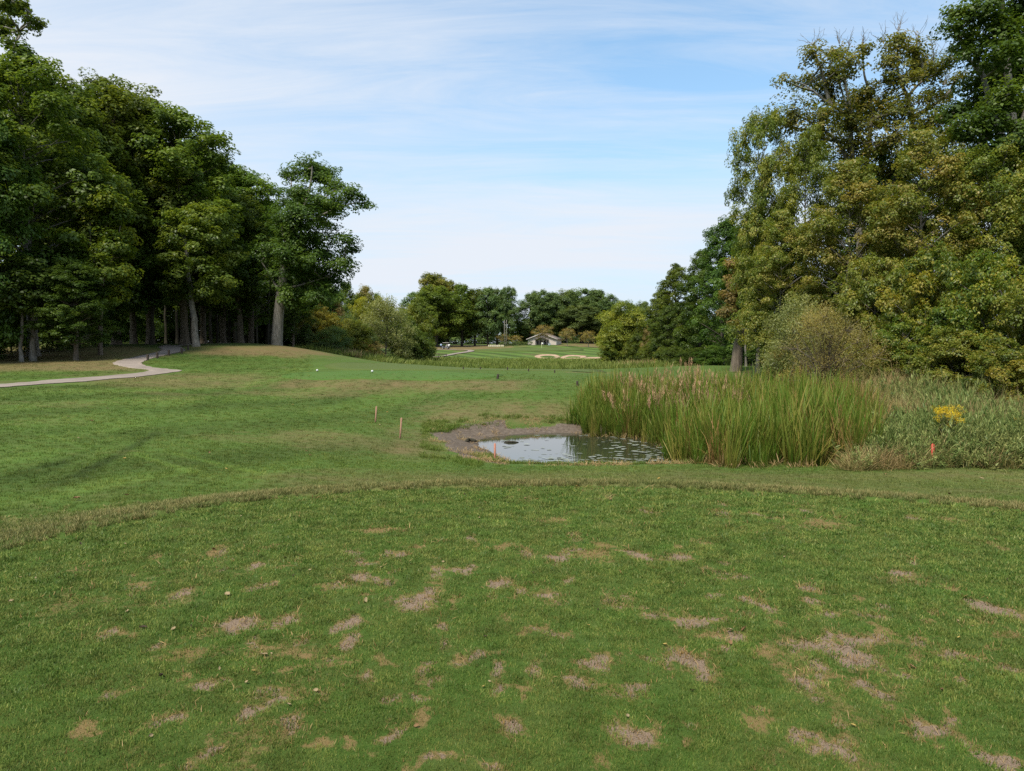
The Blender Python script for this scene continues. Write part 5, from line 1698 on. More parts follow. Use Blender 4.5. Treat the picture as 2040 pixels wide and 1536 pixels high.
for nm, lo, hi, ms, lab in (('leafy_weeds', -1, .42, leafy_t, 'bluish green leafy weeds on the right bank'), ('green_weeds', .42, .565, weed_t, 'fine arching green grass on the right bank'), ('dry_weeds', .565, 2, weedtan_t, 'tan dry grass stalks on the right bank')):
    kk = k & (kind_n > lo) & (kind_n <= hi)
    pick_tufts(x[kk], y[kk], z[kk] - .02, np.full(kk.sum(), 1.0), hh[kk], ms, nm, lab, 'weeds', 64, .16)
# low weeds under the feathery shrub and round the trunk
# marsh beyond the forward tee
marsh_t = [tuft_mesh('marsh_tuft', [blades(700 + i, 60, .9, (.45, 1.0), .045, .35, .7, 3)], M_MARSH) for i in range(4)]
MARSH = [(-22, 74), (-11, 69), (-3, 66), (6, 63), (16, 60), (25, 62), (34, 84), (34, 120), (26, 152), (12, 157), (-6, 155), (-14, 130), (-20, 105), (-27, 92)]
r_ = np.random.default_rng(71)
x, y = r_.uniform(-30, 36, 9000), r_.uniform(58, 160, 9000)
d = sdist(MARSH, x, y)
k = (d < 0) & (r_.random(9000) < np.interp(y, [60, 160], [1, .6]))
x, y, d = x[k], y[k], d[k]
z = height(x, y)
pick_tufts(x, y, z - .05, 1.0 + .006 * (y - 60), np.interp(d, [-4, 0], [1.0, .55]) * (.8 + .5 * fbm(x * .12, y * .12, 72)) * np.interp(y, [60, 105, 130, 155], [.85, .66, .34, .15]), marsh_t, 'marsh_grass', 'tall yellow green marsh grass beyond the forward tee', 'marsh grass', 73, .15)
straw_far = [tuft_mesh('marsh_straw_tuft', [blades(710 + i, 50, .7, (.5, 1.1), .04, .3, .7, 3)], M_WEEDTAN) for i in range(3)]
x, y = r_.uniform(-26, 40, 2600), r_.uniform(60, 116, 2600)
z = height(x, y)
px, py = px_of(x, y, z)
k = ((px > 1225) & (px < 1350) & (y > 74) & (y < 104)) & (r_.random(2600) < .55) | ((px > 665) & (px < 770) & (y > 72) & (y < 98)) & (r_.random(2600) < .6)
pick_tufts(x[k], y[k], z[k] - .05, 1 + 0 * x[k], 1.0 + 0 * x[k], straw_far, 'marsh_straw', 'tan and rust coloured grasses at the marsh edges', 'dry grass', 74, .15)

# floating scum and duckweed on the pond
mb = MB()
r_ = np.random.default_rng(81)
n = 0
while n < 440:
    a, b = r_.uniform(968, 1470), r_.uniform(862, 926)
    q = np.array(_w(a, b))
    if sdist(POND, q[:1], q[1:])[0] > -.12:
        continue
    dens = .05 + .65 * float(sstep(1180, 1330, a)) + .8 * float(sstep(903, 920, b)) + .25 * float(fbm(np.array([q[0] * 2.2]), np.array([q[1] * 1.4]), 83)[0] > .55)
    if r_.random() > dens:
        continue
    k = 6
    an = np.arange(k) * 2 * math.pi / k + r_.uniform(0, 1)
    s = r_.uniform(.015, .075)
    v = np.column_stack([q[0] + np.cos(an) * s * r_.uniform(.6, 1.5, k) * 1.5, q[1] + np.sin(an) * s * r_.uniform(.6, 1.4, k), np.full(k, WATER_Z + .004 + .004 * (n % 5))])
    mb.add(v, [[0, 1, 2, 3], [0, 3, 4, 5]])
    n += 1
m_scum, t_, o_ = new_mat('floating_weed')
principled(t_, o_, ramp_n(t_, noise_n(t_, position(t_), 6, 3), [(.35, (.14, .155, .115)), (.65, (.28, .30, .25))]), .6, .3)
tag(obj('pond_weed', mb.mesh('pond_weed', m_scum)), 'flecks of pale floating weed on the pond', 'pond weed', kind='stuff')
# ------------------------------------------------------------------ stakes, posts and markers
m_stake = worn_mat('faded_red_wood', (.34, .13, .085), (.46, .22, .15), 14, .8, .2)
m_stake2 = worn_mat('weathered_stake', (.26, .14, .09), (.38, .23, .15), 14, .8, .2)
m_red = worn_mat('red_paint', (.42, .05, .035), (.52, .09, .06), 10, .6, .3)
m_white = worn_mat('white_paint', (.70, .72, .74), (.82, .83, .84), 6, .5, .4)
m_ball = worn_mat('ball_paint', (.50, .51, .50), (.60, .61, .60), 6, .5, .3)
m_post = worn_mat('dark_wood', (.035, .028, .022), (.085, .065, .05), 12, .85, .2)
m_metal = worn_mat('dark_metal', (.02, .02, .02), (.04, .04, .04), 12, .5, .5)


def stake(px, py, H, w, mat, label, lean=0.0, group='hazard stakes round the pond'):
    b = ground_at(px, py)
    t = thing('hazard_stake', label, 'stake', b, .4, group)
    t.rotation_euler = (0, lean, .4)
    m1 = MB()
    m1.box((0, 0, H / 2 - .1), (w, w * .55, H + .2), 0, .004)
    obj('shaft', m1.mesh('shaft', mat), t)
    m2 = MB()
    top = [[-w / 2, -w * .275, H], [w / 2, -w * .275, H], [w / 2, w * .275, H], [-w / 2, w * .275, H], [-w * .2, 0, H + w * .5], [w * .2, 0, H + w * .5]]
    m2.add(top, [[0, 1, 5, 4], [2, 3, 4, 5], [1, 2, 5, 5], [3, 0, 4, 4]])
    obj('tip', m2.mesh('tip', mat), t)
    return t


stake(986, 917, .42, .05, m_stake, 'faded red wooden stake standing on the near mud bank')
stake(797, 873, .56, .045, m_stake2, 'brownish stake on the grass nearer the pond of the two', .08)
stake(748, 841, .50, .045, m_stake2, 'brownish stake on the grass farthest from the pond', .07)
stake(1857, 928, .46, .07, m_red, 'bright red stake in front of the weedy right bank')
stake(230, 685, .62, .09, m_white, 'thin white stake in front of the dark left woods', 0, 'boundary stakes')


def post(px, py, H, r0, label, group, lean=0.0):
    b = ground_at(px, py)
    t = thing('wooden_post', label, 'post', b, 0, group)
    t.rotation_euler = (0, lean, 0)
    m1 = MB()
    m1.lathe([(r0 * 1.04, -.25), (r0 * 1.02, 0), (r0, H * .5), (r0 * .97, H - r0 * .3)], 12)
    obj('shaft', m1.mesh('shaft', m_post, True), t)
    m2 = MB()
    m2.lathe([(r0 * .97, H - r0 * .3), (r0 * .8, H), (0.001, H + r0 * .08)], 12)
    obj('cap', m2.mesh('cap', m_post, True), t)


G_ = 'short dark posts along the cart path'
for px, py, lab in ((294.5, 719, 'nearest dark post at the inner bend of the cart path'), (313.5, 714, 'second dark post from the inner bend of the path'), (336.5, 708.5, 'third dark post from the inner bend of the path'), (362, 704.5, 'dark post at the far corner of the path'),
                    (367.5, 690.5, 'dark post on the far side of the path beside the leaning trunk'), (375, 697, 'brown post on dry grass beyond the path corner')):
    post(px, py, .46, .085, lab, G_)
G_ = 'small dark posts round the forward tee'
for px, py, H, lab in ((923, 736.5, .18, 'leftmost small dark post behind the forward tee'), (957, 736.5, .18, 'small dark post second from left behind the forward tee'), (1011, 738, .20, 'middle small dark post behind the forward tee'), (1053, 740, .16, 'small dark post fourth from left behind the forward tee'), (1105, 743, .16, 'rightmost small dark post behind the forward tee')):
    post(px, py, H, .035, lab, G_)
post(991, 755, .24, .055, 'larger leaning dark post at the right end of the forward tee', G_, .15)
post(1150, 768.5, .22, .055, 'larger dark post beside the left edge of the reeds', G_)
for px, py, lab in ((632, 742.0, 'white ball tee marker at the left of the forward tee'), (741.5, 744.2, 'white ball tee marker at the middle of the forward tee')):
    b = ground_at(px, py)
    t = thing('tee_marker', lab, 'tee marker', (b[0], b[1], b[2] + .04), 0, 'white ball tee markers')
    m1 = MB()
    R0 = .062
    m1.lathe([(max(R0 * math.sin(a), .001), R0 - R0 * math.cos(a) + .02) for a in np.linspace(0, math.pi, 13)], 20)
    obj('ball', m1.mesh('ball', m_ball, True), t)
    m2 = MB()
    m2.lathe([(.012, -.12), (.012, .03), (.03, .035), (.001, .04)], 8)
    obj('spike', m2.mesh('spike', m_metal), t)

# flagstick
b = ground_at(1079, 697.2)
t = thing('flagstick', 'thin pale flagstick with small white flag on the green', 'flag', b)
m1 = MB()
m1.tube([(0, 0, -.1), (0, 0, 1.1), (0, 0, 2.2)], .035, 8)
obj('pole', m1.mesh('pole', worn_mat('pale_yellow_paint', (.72, .70, .40), (.78, .76, .5), 5, .4)), t)
m2 = MB()
g = [[.02 + .42 * i / 6, .05 * math.sin(i * 1.1), 2.15 - .36 * j / 3 - .05 * i / 6] for i in range(7) for j in range(4)]
m2.add(g, [[i * 4 + j, i * 4 + j + 1, i * 4 + j + 5, i * 4 + j + 4] for i in range(6) for j in range(3)])
obj('flag', m2.mesh('flag', m_white), t)
m3 = MB()
m3.lathe([(.11, .02), (.11, .05), (.10, .05)], 14)
obj('cup', m3.mesh('cup', m_white), t)

# ------------------------------------------------------------------ the house behind the green
Yh = 236
hb = at(1080, HORIZON, Yh)
hb[2] = hz(hb[0], hb[1] - 3) - .7
house = thing('house', 'small pale house with brown roof and porch gable behind the green', 'house', hb, math.radians(-14))
m_wall, t_, o_ = new_mat('pale_siding')
tcn = t_.nodes.new('ShaderNodeTexCoord').outputs['Object']
n_ = noise_n(t_, tcn, 1.5, 4)
principled(t_, o_, ramp_n(t_, n_, [(.3, (.43, .375, .325)), (.7, (.52, .46, .405))]), .8, .2)
m_roof = worn_mat('brown_shingle', (.13, .105, .09), (.22, .18, .155), 3, .9, .15)
m_trim = worn_mat('white_trim', (.42, .40, .37), (.5, .48, .45), 4, .6, .3)
m_dark = worn_mat('dark_trim', (.05, .045, .042), (.09, .08, .075), 4, .6, .3)
m_glass, t_, o_ = new_mat('window_glass')
principled(t_, o_, (.03, .035, .04), .05, .6)
Wd_, Dp, Hw, Hr = 9.4, 10.0, 2.7, 4.5
mb = MB()
mb.add([[-Wd_ / 2, 0, -1], [Wd_ / 2, 0, -1], [Wd_ / 2, 0, Hw], [0, 0, Hr], [-Wd_ / 2, 0, Hw]], [[0, 1, 2, 4], [4, 2, 3, 3]])
mb.add([[-Wd_ / 2, Dp, -1], [Wd_ / 2, Dp, -1], [Wd_ / 2, Dp, Hw], [0, Dp, Hr], [-Wd_ / 2, Dp, Hw]], [[1, 0, 4, 2], [2, 4, 3, 3]])
mb.add([[-Wd_ / 2, 0, -1], [-Wd_ / 2, Dp, -1], [-Wd_ / 2, Dp, Hw], [-Wd_ / 2, 0, Hw]], [[1, 0, 3, 2]])
mb.add([[Wd_ / 2, 0, -1], [Wd_ / 2, Dp, -1], [Wd_ / 2, Dp, Hw], [Wd_ / 2, 0, Hw]], [[0, 1, 2, 3]])
obj('wall', mb.mesh('wall', m_wall), house)
sl = (Hr - Hw) / (Wd_ / 2)


def slab(mb, p, n_t):
    p = np.array(p, float)
    mb.add(np.vstack([p, p - np.array([0, 0, n_t])]), [[0, 1, 2, 3], [7, 6, 5, 4], [0, 4, 5, 1], [1, 5, 6, 2], [2, 6, 7, 3], [3, 7, 4, 0]])


mb = MB()
ov = .6
for sgn in (-1, 1):
    xe = sgn * (Wd_ / 2 + ov)
    slab(mb, [[0, -ov, Hr + .22], [xe, -ov, Hw - sl * ov + .22], [xe, Dp + ov, Hw - sl * ov + .22], [0, Dp + ov, Hr + .22]], .2)
roof = obj('roof', mb.mesh('roof', m_roof), house)
mb = MB()
mb.box((0, Dp / 2, Hr + .25), (.3, Dp + 1.1, .07), 0, .02)
obj('ridge_cap', mb.mesh('ridge_cap', m_roof), roof)
mb = MB()
for sgn in (-1, 1):
    xe = sgn * (Wd_ / 2 + ov)
    slab(mb, [[0, -ov - .05, Hr + .12], [xe, -ov - .05, Hw - sl * ov + .12], [xe, -ov - .006, Hw - sl * ov + .12], [0, -ov - .006, Hr + .12]], .22)
obj('fascia', mb.mesh('fascia', m_trim), roof)
porch = thing('porch', None, None, (0, 0, 0))
porch.parent = house
mb = MB()
for sgn in (-1, 1):
    slab(mb, [[0, -1.9, 3.35], [sgn * 2.3, -1.9, 2.45], [sgn * 2.3, -.01, 2.45], [0, -.01, 3.35]], .14)
obj('porch_roof', mb.mesh('porch_roof', m_roof), porch)
for xx in (-1.9, -.65, .65, 1.9):
    mb = MB()
    mb.box((xx, -1.7, .65), (.16, .16, 3.3), 0, .01)
    obj('column', mb.mesh('column', m_dark), porch)
mb = MB()
mb.box((0, -.03, .6), (4.0, .05, 3.1))
obj('dark_panel', mb.mesh('dark_panel', m_dark), porch)  # flat dark panel on the wall behind the porch columns
door = MB()
door.box((-.4, -.09, .75), (1.0, .06, 2.2), 0, .01)
dr = obj('door', door.mesh('door', worn_mat('door_paint', (.16, .13, .12), (.22, .18, .16), 4)), house)
mb = MB()
mb.box((-.02, -.15, .75), (.05, .05, .14))
obj('handle', mb.mesh('handle', m_metal), dr)
for xx, yy, rz in ((1.3, -.085, 0), (-Wd_ / 2 - .03, 3.0, math.pi / 2), (-Wd_ / 2 - .03, 7.0, math.pi / 2)):
    mb = MB()
    mb.box((xx, yy, 1.2), (1.1, .06, 1.2), rz, .01)
    wn = obj('window', mb.mesh('window', m_trim), house)
    mb = MB()
    dx, dy = (0, -.035) if rz == 0 else (-.035, 0)
    mb.box((xx + dx, yy + dy, 1.2), (.95, .03, 1.05), rz)
    obj('pane', mb.mesh('pane', m_glass), wn)
for xx in (-Wd_ / 2 - .02, Wd_ / 2 + .02):
    mb = MB()
    mb.box((xx, -.02, Hw / 2 - .5), (.16, .16, Hw + 1), 0, .01)
    obj('corner_board', mb.mesh('corner_board', m_trim), house)

# utility box in front of the house, hedge, stone wall, tall frame
b = ground_at(1094.5, 688)
t = thing('utility_box', 'small white box on the rise in front of the house', 'box', b)
m1 = MB()
m1.box((0, 0, .28), (.85, .6, .66), 0, .06)
obj('body', m1.mesh('body', m_white), t)
m2 = MB()
m2.box((0, 0, .64), (.95, .7, .08), 0, .02)
obj('lid', m2.mesh('lid', m_white), t)
hd = thing('hedge', 'low clipped dark hedge left of the house', 'hedge', (*at(1028, HORIZON, 233)[:2], hz(at(1028, HORIZON, 233)[0], 233)))
r_ = np.random.default_rng(901)
Pc = np.column_stack([r_.uniform(-5.2, 5.2, 260), r_.uniform(-.7, .7, 260), r_.uniform(.1, 1.25, 260)])
obj('foliage', crown_mesh('foliage', [leaf_cloud(r_, Pc, unit(Pc * [.1, 1, 1]), .35, 30, .16)], M_BLUE_HAZE), hd)
mb = MB()
for q in range(26):
    mb.tube([(-5 + q * .4, 0, -.1), (-5 + q * .4 + r_.normal() * .1, r_.normal() * .2, 1.0)], [.03, .012], 5)
obj('stems', mb.mesh('stems', B_DARK), hd)
m_stone = worn_mat('limestone', (.42, .38, .27), (.62, .57, .42), 2.5, .9, .15)
wl = at(988, HORIZON, 231)
sw = thing('stone_wall', 'low pale dry stone wall left of the hedge', 'wall', (wl[0], wl[1], hz(wl[0], wl[1])))
for c in range(2):
    for q in range(9):
        mb = MB()
        w0 = r_.uniform(.42, .6)
        mb.box((0, 0, 0), (w0, .45, .27), r_.normal() * .04, .05)
        o = obj('stone', mb.mesh('stone', m_stone), sw)
        o.location = (-2.3 + q * .58 + (.28 if c else 0) - (.3 if c else 0), .1 * c, .12 + .29 * c)
pf = at(1007, HORIZON, 229)
pl = thing('pole_frame', 'slender ladder-like twin pole standing beside the tall far trees', 'pole', (pf[0], pf[1], hz(pf[0], pf[1])))
mh = 8.5
for sx in (-.35, .35):
    mb = MB()
    mb.tube([(sx, 0, -.3), (sx, 0, mh / 2), (sx, 0, mh)], [.10, .09, .08], 8)
    obj('upright', mb.mesh('upright', B_GREY), pl)
for q in range(9):
    mb = MB()
    mb.box((0, -.06, .9 + q * .85), (.86, .05, .12))
    obj('rung', mb.mesh('rung', B_GREY), pl)
# rail beside the far path
rb = ground_at(871, 713)
rf = thing('rail_fence', 'short dark rail fence by the path end beside the dark bush', 'fence', rb)
for xx in (-1.2, .35, 1.9):
    mb = MB()
    mb.box((xx, 0, .4), (.12, .12, 1.1), 0, .01)
    obj('post', mb.mesh('post', m_post), rf)
for zz in (.38, .75):
    mb = MB()
    mb.box((.35, -.085, zz), (3.4, .05, .13), 0, .01)
    obj('rail', mb.mesh('rail', m_post), rf)
# far strip of path
far_path = [((862, 712), (862, 715)), ((884, 709), (886, 711)), ((905, 704.6), (910, 706)), ((925, 701.6), (932, 702.8)), ((932, 699.3), (945, 700)), ((920, 697.6), (936, 698)), ((900, 696.6), (905, 697.4)), ((870, 696.4), (872, 697.2))]
l2, r2 = np.array([ground_at(*a) for a, b in far_path]), np.array([ground_at(*b) for a, b in far_path])
l2, r2 = spline(l2, 6), spline(r2, 6)
cc = np.linspace(0, 1, 4)
V = l2[:, None, :] * (1 - cc[None, :, None]) + r2[:, None, :] * cc[None, :, None]
V[..., 2] = height(V[..., 0], V[..., 1]) + .15
i, j = np.meshgrid(np.arange(len(l2) - 1), np.arange(3), indexing='ij')
tag(obj('far_path', mesh_np('far_path', V.reshape(-1, 3), np.stack([i * 4 + j, i * 4 + j + 1, (i + 1) * 4 + j + 1, (i + 1) * 4 + j], -1).reshape(-1, 4), [m_path])), 'distant end of the cart path by the parked cart', 'path', kind='structure')

# ------------------------------------------------------------------ golf cart and golfer
cb = ground_at(888, 695.2)
ct = thing('golf_cart', 'white roofed golf cart parked before the far trees', 'golf cart', (cb[0], cb[1], cb[2] + .02), math.radians(160))
m_body = worn_mat('cart_body', (.06, .065, .075), (.10, .105, .115), 3, .35, .5)
m_roofw = worn_mat('cart_roof', (.66, .62, .55), (.74, .70, .62), 3, .4, .4)
m_tyre = worn_mat('tyre_rubber', (.018, .018, .018), (.03, .03, .03), 10, .9, .2)
m_bag = worn_mat('bag_cloth', (.70, .70, .70), (.8, .8, .8), 10, .7, .2)
mb = MB()
mb.box((0, 0, .42), (2.3, 1.1, .26), 0, .05)
mb.box((.88, 0, .66), (.5, 1.0, .34), 0, .1)
mb.box((-.35, 0, .66), (.62, 1.06, .28), 0, .04)
mb.box((-.95, 0, .62), (.4, 1.0, .2), 0, .04)
obj('body', mb.mesh('body', m_body), ct)
mb = MB()
mb.box((-.35, 0, .86), (.55, 1.0, .12), 0, .04)
obj('seat', mb.mesh('seat', m_roofw), ct)
mb = MB()
mb.box((-.62, 0, 1.12), (.1, 1.0, .42), 0, .03)
obj('backrest', mb.mesh('backrest', m_roofw), ct)
mb = MB()
mb.box((-.1, 0, 1.84), (1.75, 1.16, .09), 0, .04)
obj('roof', mb.mesh('roof', m_roofw), ct)
for xx, yy, xt in ((.72, .48, .62), (.72, -.48, .62), (-.75, .48, -.85), (-.75, -.48, -.85)):
    mb = MB()
    mb.tube([(xx, yy, .6), ((xx + xt) / 2, yy, 1.2), (xt, yy, 1.81)], .022, 6)
    obj('roof_strut', mb.mesh('roof_strut', m_metal), ct)
for xx in (.8, -.75):
    for yy in (.5, -.5):
        mb = MB()
        mb.lathe([(.12, -.09), (.21, -.09), (.225, -.05), (.225, .05), (.21, .09), (.12, .09)], 18, (xx, yy, .225), 'y')
        wh = obj('wheel', mb.mesh('wheel', m_tyre, True), ct)
        mb = MB()
        mb.lathe([(.01, -.095), (.13, -.08), (.13, .08), (.01, .095)], 14, (xx, yy, .225), 'y')
        obj('rim', mb.mesh('rim', m_roofw, True), wh)
for yy in (-.24, .24):
    mb = MB()
    mb.tube([(-1.02, yy, .62), (-1.08, yy, 1.0), (-1.16, yy, 1.38)], [.14, .15, .13], 10)
    bg_ = obj('golf_bag', mb.mesh('golf_bag', m_bag), ct)
    mb = MB()
    for q in range(4):
        mb.tube([(-1.15 + .03 * q, yy + .04 * (q - 1.5), 1.3), (-1.2 + .03 * q, yy + .06 * (q - 1.5), 1.66)], .012, 4)
    obj('club', mb.mesh('club', m_metal), bg_)
mb = MB()
mb.tube([(.45, .22, .95), (.32, .22, 1.08)], .018, 6)
mb.lathe([(.17, -.012), (.185, 0), (.17, .012), (.155, 0), (.17, -.012)], 16, (.32, .22, 1.1))
obj('steering_wheel', mb.mesh('steering_wheel', m_metal), ct)

m_skin = worn_mat('skin', (.42, .25, .18), (.48, .30, .22), 8, .6, .3)
m_shirt = worn_mat('blue_shirt', (.32, .45, .66), (.42, .55, .74), 9, .85, .15)
m_trous = worn_mat('dark_trousers', (.02, .022, .03), (.04, .042, .05), 9, .85, .15)
m_hair = worn_mat('dark_cap', (.02, .02, .025), (.04, .04, .045), 9, .8, .2)
J = {'pelvis': (0, 0, .95, .135), 'waist': (0, .02, 1.08, .125), 'chest': (0, .05, 1.30, .15), 'neck': (0, .08, 1.47, .055), 'head': (0, .11, 1.58, .085), 'crown': (0, .12, 1.68, .075)}
ED = [('pelvis', 'waist'), ('waist', 'chest'), ('chest', 'neck'), ('neck', 'head'), ('head', 'crown')]
for s, q in ((-1, 'l'), (1, 'r')):
    J['hip' + q] = (s * .10, 0, .90, .10)
    J['knee' + q] = (s * .13, .04 * s, .50, .068)
    J['ankle' + q] = (s * .15, .06 * s - .02, .10, .045)
    J['toe' + q] = (s * .17, .06 * s + .15, .04, .04)
    J['sho' + q] = (s * .185, .05, 1.40, .062)
    J['elb' + q] = (s * .27, .10, 1.14, .045)
    J['wri' + q] = (s * .25, .30, .98, .030)
    J['hand' + q] = (s * .24, .38, .95, .036)
    ED += [('pelvis', 'hip' + q), ('hip' + q, 'knee' + q), ('knee' + q, 'ankle' + q), ('ankle' + q, 'toe' + q), ('chest', 'sho' + q), ('sho' + q, 'elb' + q), ('elb' + q, 'wri' + q), ('wri' + q, 'hand' + q)]
    for f in range(5):
        fa = (f - 2) * .018
        J['f%d%s' % (f, q)] = (s * (.24) + fa, .44 - abs(f - 2) * .008, .92 if f else .94, .011)
        ED.append(('hand' + q, 'f%d%s' % (f, q)))
names = list(J)
pm = bpy.data.meshes.new('body')
pm.from_pydata([J[k][:3] for k in names], [(names.index(a), names.index(b)) for a, b in ED], [])
po = bpy.data.objects.new('body', pm)
COL.objects.link(po)
sk = po.modifiers.new('skin', 'SKIN')
for k, v in zip(names, pm.skin_vertices[0].data):
    v.radius = (J[k][3], J[k][3])
    v.use_root = k == 'pelvis'
po.modifiers.new('sub', 'SUBSURF').levels = 1
dg = bpy.context.evaluated_depsgraph_get()
bm_ = bpy.data.meshes.new_from_object(po.evaluated_get(dg))
po.modifiers.clear()
po.data = bm_
bm_.materials.clear()
for m in (m_skin, m_shirt, m_trous, m_hair):
    bm_.materials.append(m)
for pgon in bm_.polygons:
    c = pgon.center
    hand = c.y > .2 and .85 < c.z < 1.2
    pgon.material_index = 0 if hand or c.z > 1.48 else 1 if c.z > .98 else 2 if c.z > .1 else 3
    pgon.use_smooth = True
gb = ground_at(878.5, 695.0)
pr_ = thing('person', 'person in light blue shirt and dark trousers standing beside the golf cart', 'person', gb, math.radians(-25))
po.parent = pr_
mb = MB()
mb.lathe([(.098, 1.60), (.105, 1.64), (.095, 1.70), (.06, 1.755), (.005, 1.77)], 14, (0, .115, 0))
mb.box((0, .24, 1.625), (.15, .14, .015), 0, .004)
obj('cap', mb.mesh('cap', m_hair, True), pr_)
mb = MB()
for s in (-1, 1):
    mb.lathe([(.001, -.012), (.011, 0), (.001, .012)], 8, (s * .032, .195, 1.60), 'y')
obj('eyes', mb.mesh('eyes', m_metal), pr_)
mb = MB()
mb.lathe([(.002, 0), (.017, .02), (.006, .06)], 8, (0, .198, 1.545))
obj('nose', mb.mesh('nose', m_skin, True), pr_)

# ------------------------------------------------------------------ goldenrod
m_gold = leaf_mat('yellow_petals', [(.17, .115, .006), (.27, .19, .01), (.34, .26, .03)], .3)


def goldenrod(px, py, H, R, n, label, seed):
    r = np.random.default_rng(seed)
    b = ground_at(px, py)
    t = thing('goldenrod', label, 'flower', b, 0, 'yellow goldenrod plants')
    st, lv, fl = MB(), [], []
    for q in range(n):
        a, l = r.uniform(0, 6.283), math.sqrt(r.random())
        e = np.array([math.cos(a) * R * l, math.sin(a) * R * l, H * (1 - .35 * l * r.random())])
        p = bez(np.array([math.cos(a) * .06, math.sin(a) * .06, -.05]), e * [.3, .3, .6], e, 6)
        st.tube(p, np.linspace(.006, .003, 6), 4, False)
        fc = e + r.normal(size=(7, 3)) * [.035, .035, .05]
        fl.append(leaf_cloud(r, fc, unit(r.normal(size=(7, 3)) + [0, 0, .6]), .035, 12, .020, 1.0, .5, .9))
        lc = p[0] + (p[-1] - p[0]) * r.uniform(.2, .85, (10, 1))
        lv.append(leaf_cloud(r, lc, unit(r.normal(size=(10, 3))), .06, 4, .08, 1.0, .3, .8, aspect=.25))
    obj('stems', st.mesh('stems', B_BROWN), t)
    obj('leaves', crown_mesh('leaves', lv, M_MID), t)
    obj('flowers', crown_mesh('flowers', fl, m_gold), t)


goldenrod(1882, 915, 1.18, .30, 34, 'tall clump of yellow goldenrod above the red stake', 921)
goldenrod(2022, 905, .85, .14, 7, 'few yellow goldenrod sprays at the right picture edge', 922)
goldenrod(2040, 880, .75, .14, 8, 'yellow goldenrod cut by the right picture edge', 923)

# a branch lying on the mud and one floating in the pond
b = ground_at(940, 882)
t = thing('driftwood', 'dark broken clod and root lying on the mud left of the pond', 'driftwood', b, .3)
mb = MB()
mb.tube([(-.22, 0, .02), (-.1, .03, .09), (.05, 0, .07), (.2, -.04, .02)], [.03, .06, .055, .02], 7)
obj('root', mb.mesh('root', B_DARK, True), t)
mb = MB()
mb.tube([(-.05, 0, .07), (-.12, -.1, .14), (-.2, -.12, .13)], [.03, .02, .008], 5)
obj('stub', mb.mesh('stub', B_DARK, True), t)
q = _w(1018, 882)
t = thing('floating_log', 'dark short log floating in the pond', 'log', (q[0], q[1], WATER_Z), .1)
mb = MB()
mb.tube([(-.22, 0, .0), (-.08, .02, .025), (.1, 0, .022), (.24, .02, .0)], [.018, .035, .034, .015], 8)
obj('log', mb.mesh('log', B_DARK, True), t)

# ------------------------------------------------------------------ fallen leaves
m_lf = {'pale': worn_mat('pale_dry_leaf', (.20, .15, .08), (.31, .235, .13), 30, .8, .2), 'brown': worn_mat('brown_dry_leaf', (.13, .075, .035), (.22, .13, .06), 30, .8, .2), 'dark': worn_mat('dark_leaf', (.03, .022, .014), (.065, .045, .026), 30, .7, .2), 'yellow': worn_mat('yellow_leaf', (.28, .20, .05), (.36, .27, .09), 30, .7, .2)}  # dark kind: unlit side of some backlit curled leaves put into the colour


def fallen_leaf(seed, mat):
    r = np.random.default_rng(seed)
    nu, nv = 8, 4
    cl_ = r.uniform(.4, 1.5)
    fo = r.uniform(.3, 1.3)
    v = []
    for i in range(nu + 1):
        u = i / nu
        wd = .36 * math.sin(math.pi * min(1, u * .93 + .05)) ** .8 * (1 + .14 * math.sin(i * 2.6))
        for j in range(nv + 1):
            w = (j / nv - .5) * 2
            xx = u - .5
            v.append([xx * math.cos(cl_ * xx), w * wd * math.cos(fo * abs(w)), .04 + xx * math.sin(cl_ * xx) * .9 + abs(w) * wd * math.sin(fo * abs(w)) + .03 * r.normal()])
    f = [[i * (nv + 1) + j, (i + 1) * (nv + 1) + j, (i + 1) * (nv + 1) + j + 1, i * (nv + 1) + j + 1] for i in range(nu) for j in range(nv)]
    mb = MB()
    mb.add(np.array(v), f)
    mb.tube([(-.48, 0, .10), (-.62, .03, .08), (-.74, .02, .03)], [.018, .014, .012], 4)
    return mb.mesh('fallen_leaf', mat, True)


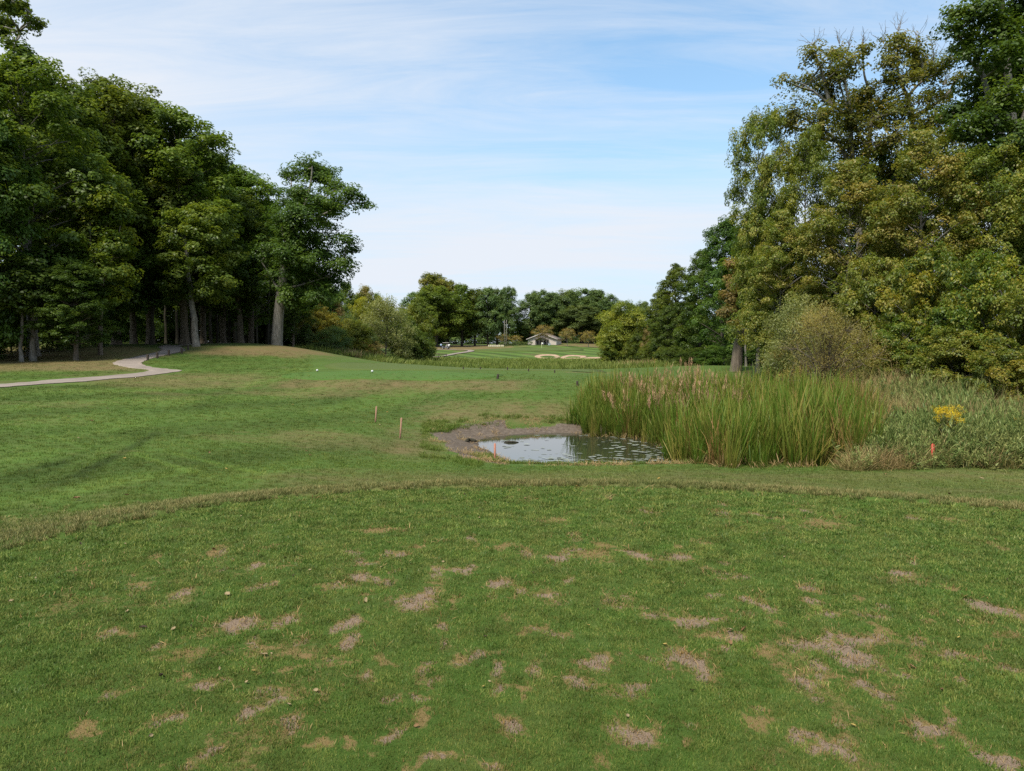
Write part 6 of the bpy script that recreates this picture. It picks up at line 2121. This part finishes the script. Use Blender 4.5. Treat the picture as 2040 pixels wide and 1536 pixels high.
LEAF = {k: [fallen_leaf(950 + 10 * n + q, m) for q in range(3)] for n, (k, m) in enumerate(m_lf.items())}
LV = [(250, 1086, 'pale', 9), (160, 1085, 'dark', 9), (425, 1097, 'brown', 14), (22, 1200, 'pale', 12), (40, 1153, 'pale', 8), (71, 1154, 'pale', 7), (117, 1154, 'dark', 9), (151, 1150, 'pale', 9), (142, 1189, 'yellow', 11), (254, 1220, 'pale', 9), (285, 1254, 'dark', 20),
      (345, 1256, 'pale', 13), (382, 1250, 'dark', 9), (338, 1164, 'dark', 6), (454, 1187, 'pale', 20), (463, 1117, 'pale', 10), (585, 1149, 'dark', 8), (601, 1199, 'pale', 9), (617, 1138, 'pale', 8), (638, 1086, 'pale', 6), (568, 1113, 'brown', 9), (321, 1351, 'dark', 22),
      (455, 1306, 'pale', 8), (437, 1335, 'pale', 9), (505, 1341, 'yellow', 14), (492, 1363, 'pale', 13), (526, 1308, 'pale', 20), (541, 1305, 'pale', 6), (630, 1379, 'pale', 15), (676, 1299, 'dark', 8), (729, 1198, 'pale', 14), (882, 1122, 'pale', 9), (759, 1132, 'pale', 6),
      (943, 1120, 'yellow', 7), (967, 1271, 'dark', 9), (1172, 1249, 'yellow', 10), (963, 1372, 'yellow', 11), (1325, 1288, 'yellow', 14), (1290, 1298, 'yellow', 9), (1192, 1218, 'dark', 9), (1062, 1143, 'pale', 6), (900, 1030, 'pale', 5), (955, 1033, 'pale', 5), (1071, 997, 'yellow', 9), (1046, 995, 'brown', 10),
      (1196, 998, 'yellow', 7), (1216, 997, 'brown', 10), (925, 986, 'dark', 7), (1148, 970, 'yellow', 9), (1409, 985, 'pale', 6), (1455, 1258, 'pale', 17), (1481, 1257, 'brown', 18), (1455, 1284, 'brown', 14), (1818, 1333, 'brown', 18), (1877, 1379, 'brown', 20), (1908, 1240, 'pale', 9), (1910, 1273, 'yellow', 8),
      (2008, 1157, 'dark', 8), (1563, 1112, 'pale', 8), (1934, 1053, 'pale', 6), (1640, 1139, 'pale', 6), (1380, 1380, 'brown', 16), (975, 1361, 'pale', 8), (889, 1259, 'dark', 6), (555, 1038, 'pale', 6), (585, 1031, 'dark', 7), (480, 1030, 'pale', 7), (575, 1408, 'pale', 14), (830, 1450, 'brown', 15), (1250, 1430, 'pale', 12), (1700, 1450, 'yellow', 14), (300, 1470, 'pale', 14)]
LW_ = {'pale': 'small pale curled dry leaf lying on the mown tee', 'brown': 'brown curled dry leaf lying on the mown tee', 'dark': 'dark shrivelled leaf lying on the mown tee', 'yellow': 'yellowish dry leaf lying on the mown tee'}
r_ = np.random.default_rng(960)
for q, (px, py, kd, w) in enumerate(LV):
    p = at_tee(px, py)
    L0 = w / FPX * p[1] * .85
    o = obj('fallen_leaf', LEAF[kd][q % 3])
    o.location = (p[0], p[1], .010)
    o.rotation_euler = (r_.normal() * .35, r_.normal() * .35, r_.uniform(0, 6.28))
    o.scale = (L0, L0, L0 * .7)
    tag(o, LW_[kd], 'leaf', 'fallen %s leaves on the tee' % kd)
for q in range(60):
    px, py = r_.uniform(20, 2030), r_.uniform(800, 1000)
    p = ground_at(px, py)
    if sdist(TEE, p[:1], p[1:2])[0] < .1 or sdist(POND, p[:1], p[1:2])[0] < 1.0 or (px > 1180 and py < 940):
        continue
    o = obj('fallen_leaf', LEAF[('pale', 'yellow', 'brown')[q % 3]][q % 3])
    o.location = (p[0], p[1], p[2] + .03)
    L0 = r_.uniform(.05, .085)
    o.rotation_euler = (r_.normal() * .3, r_.normal() * .3, r_.uniform(0, 6.28))
    o.scale = (L0, L0, L0)
    tag(o, 'dry leaf lying on the fairway grass', 'leaf', 'leaves scattered over the fairway')
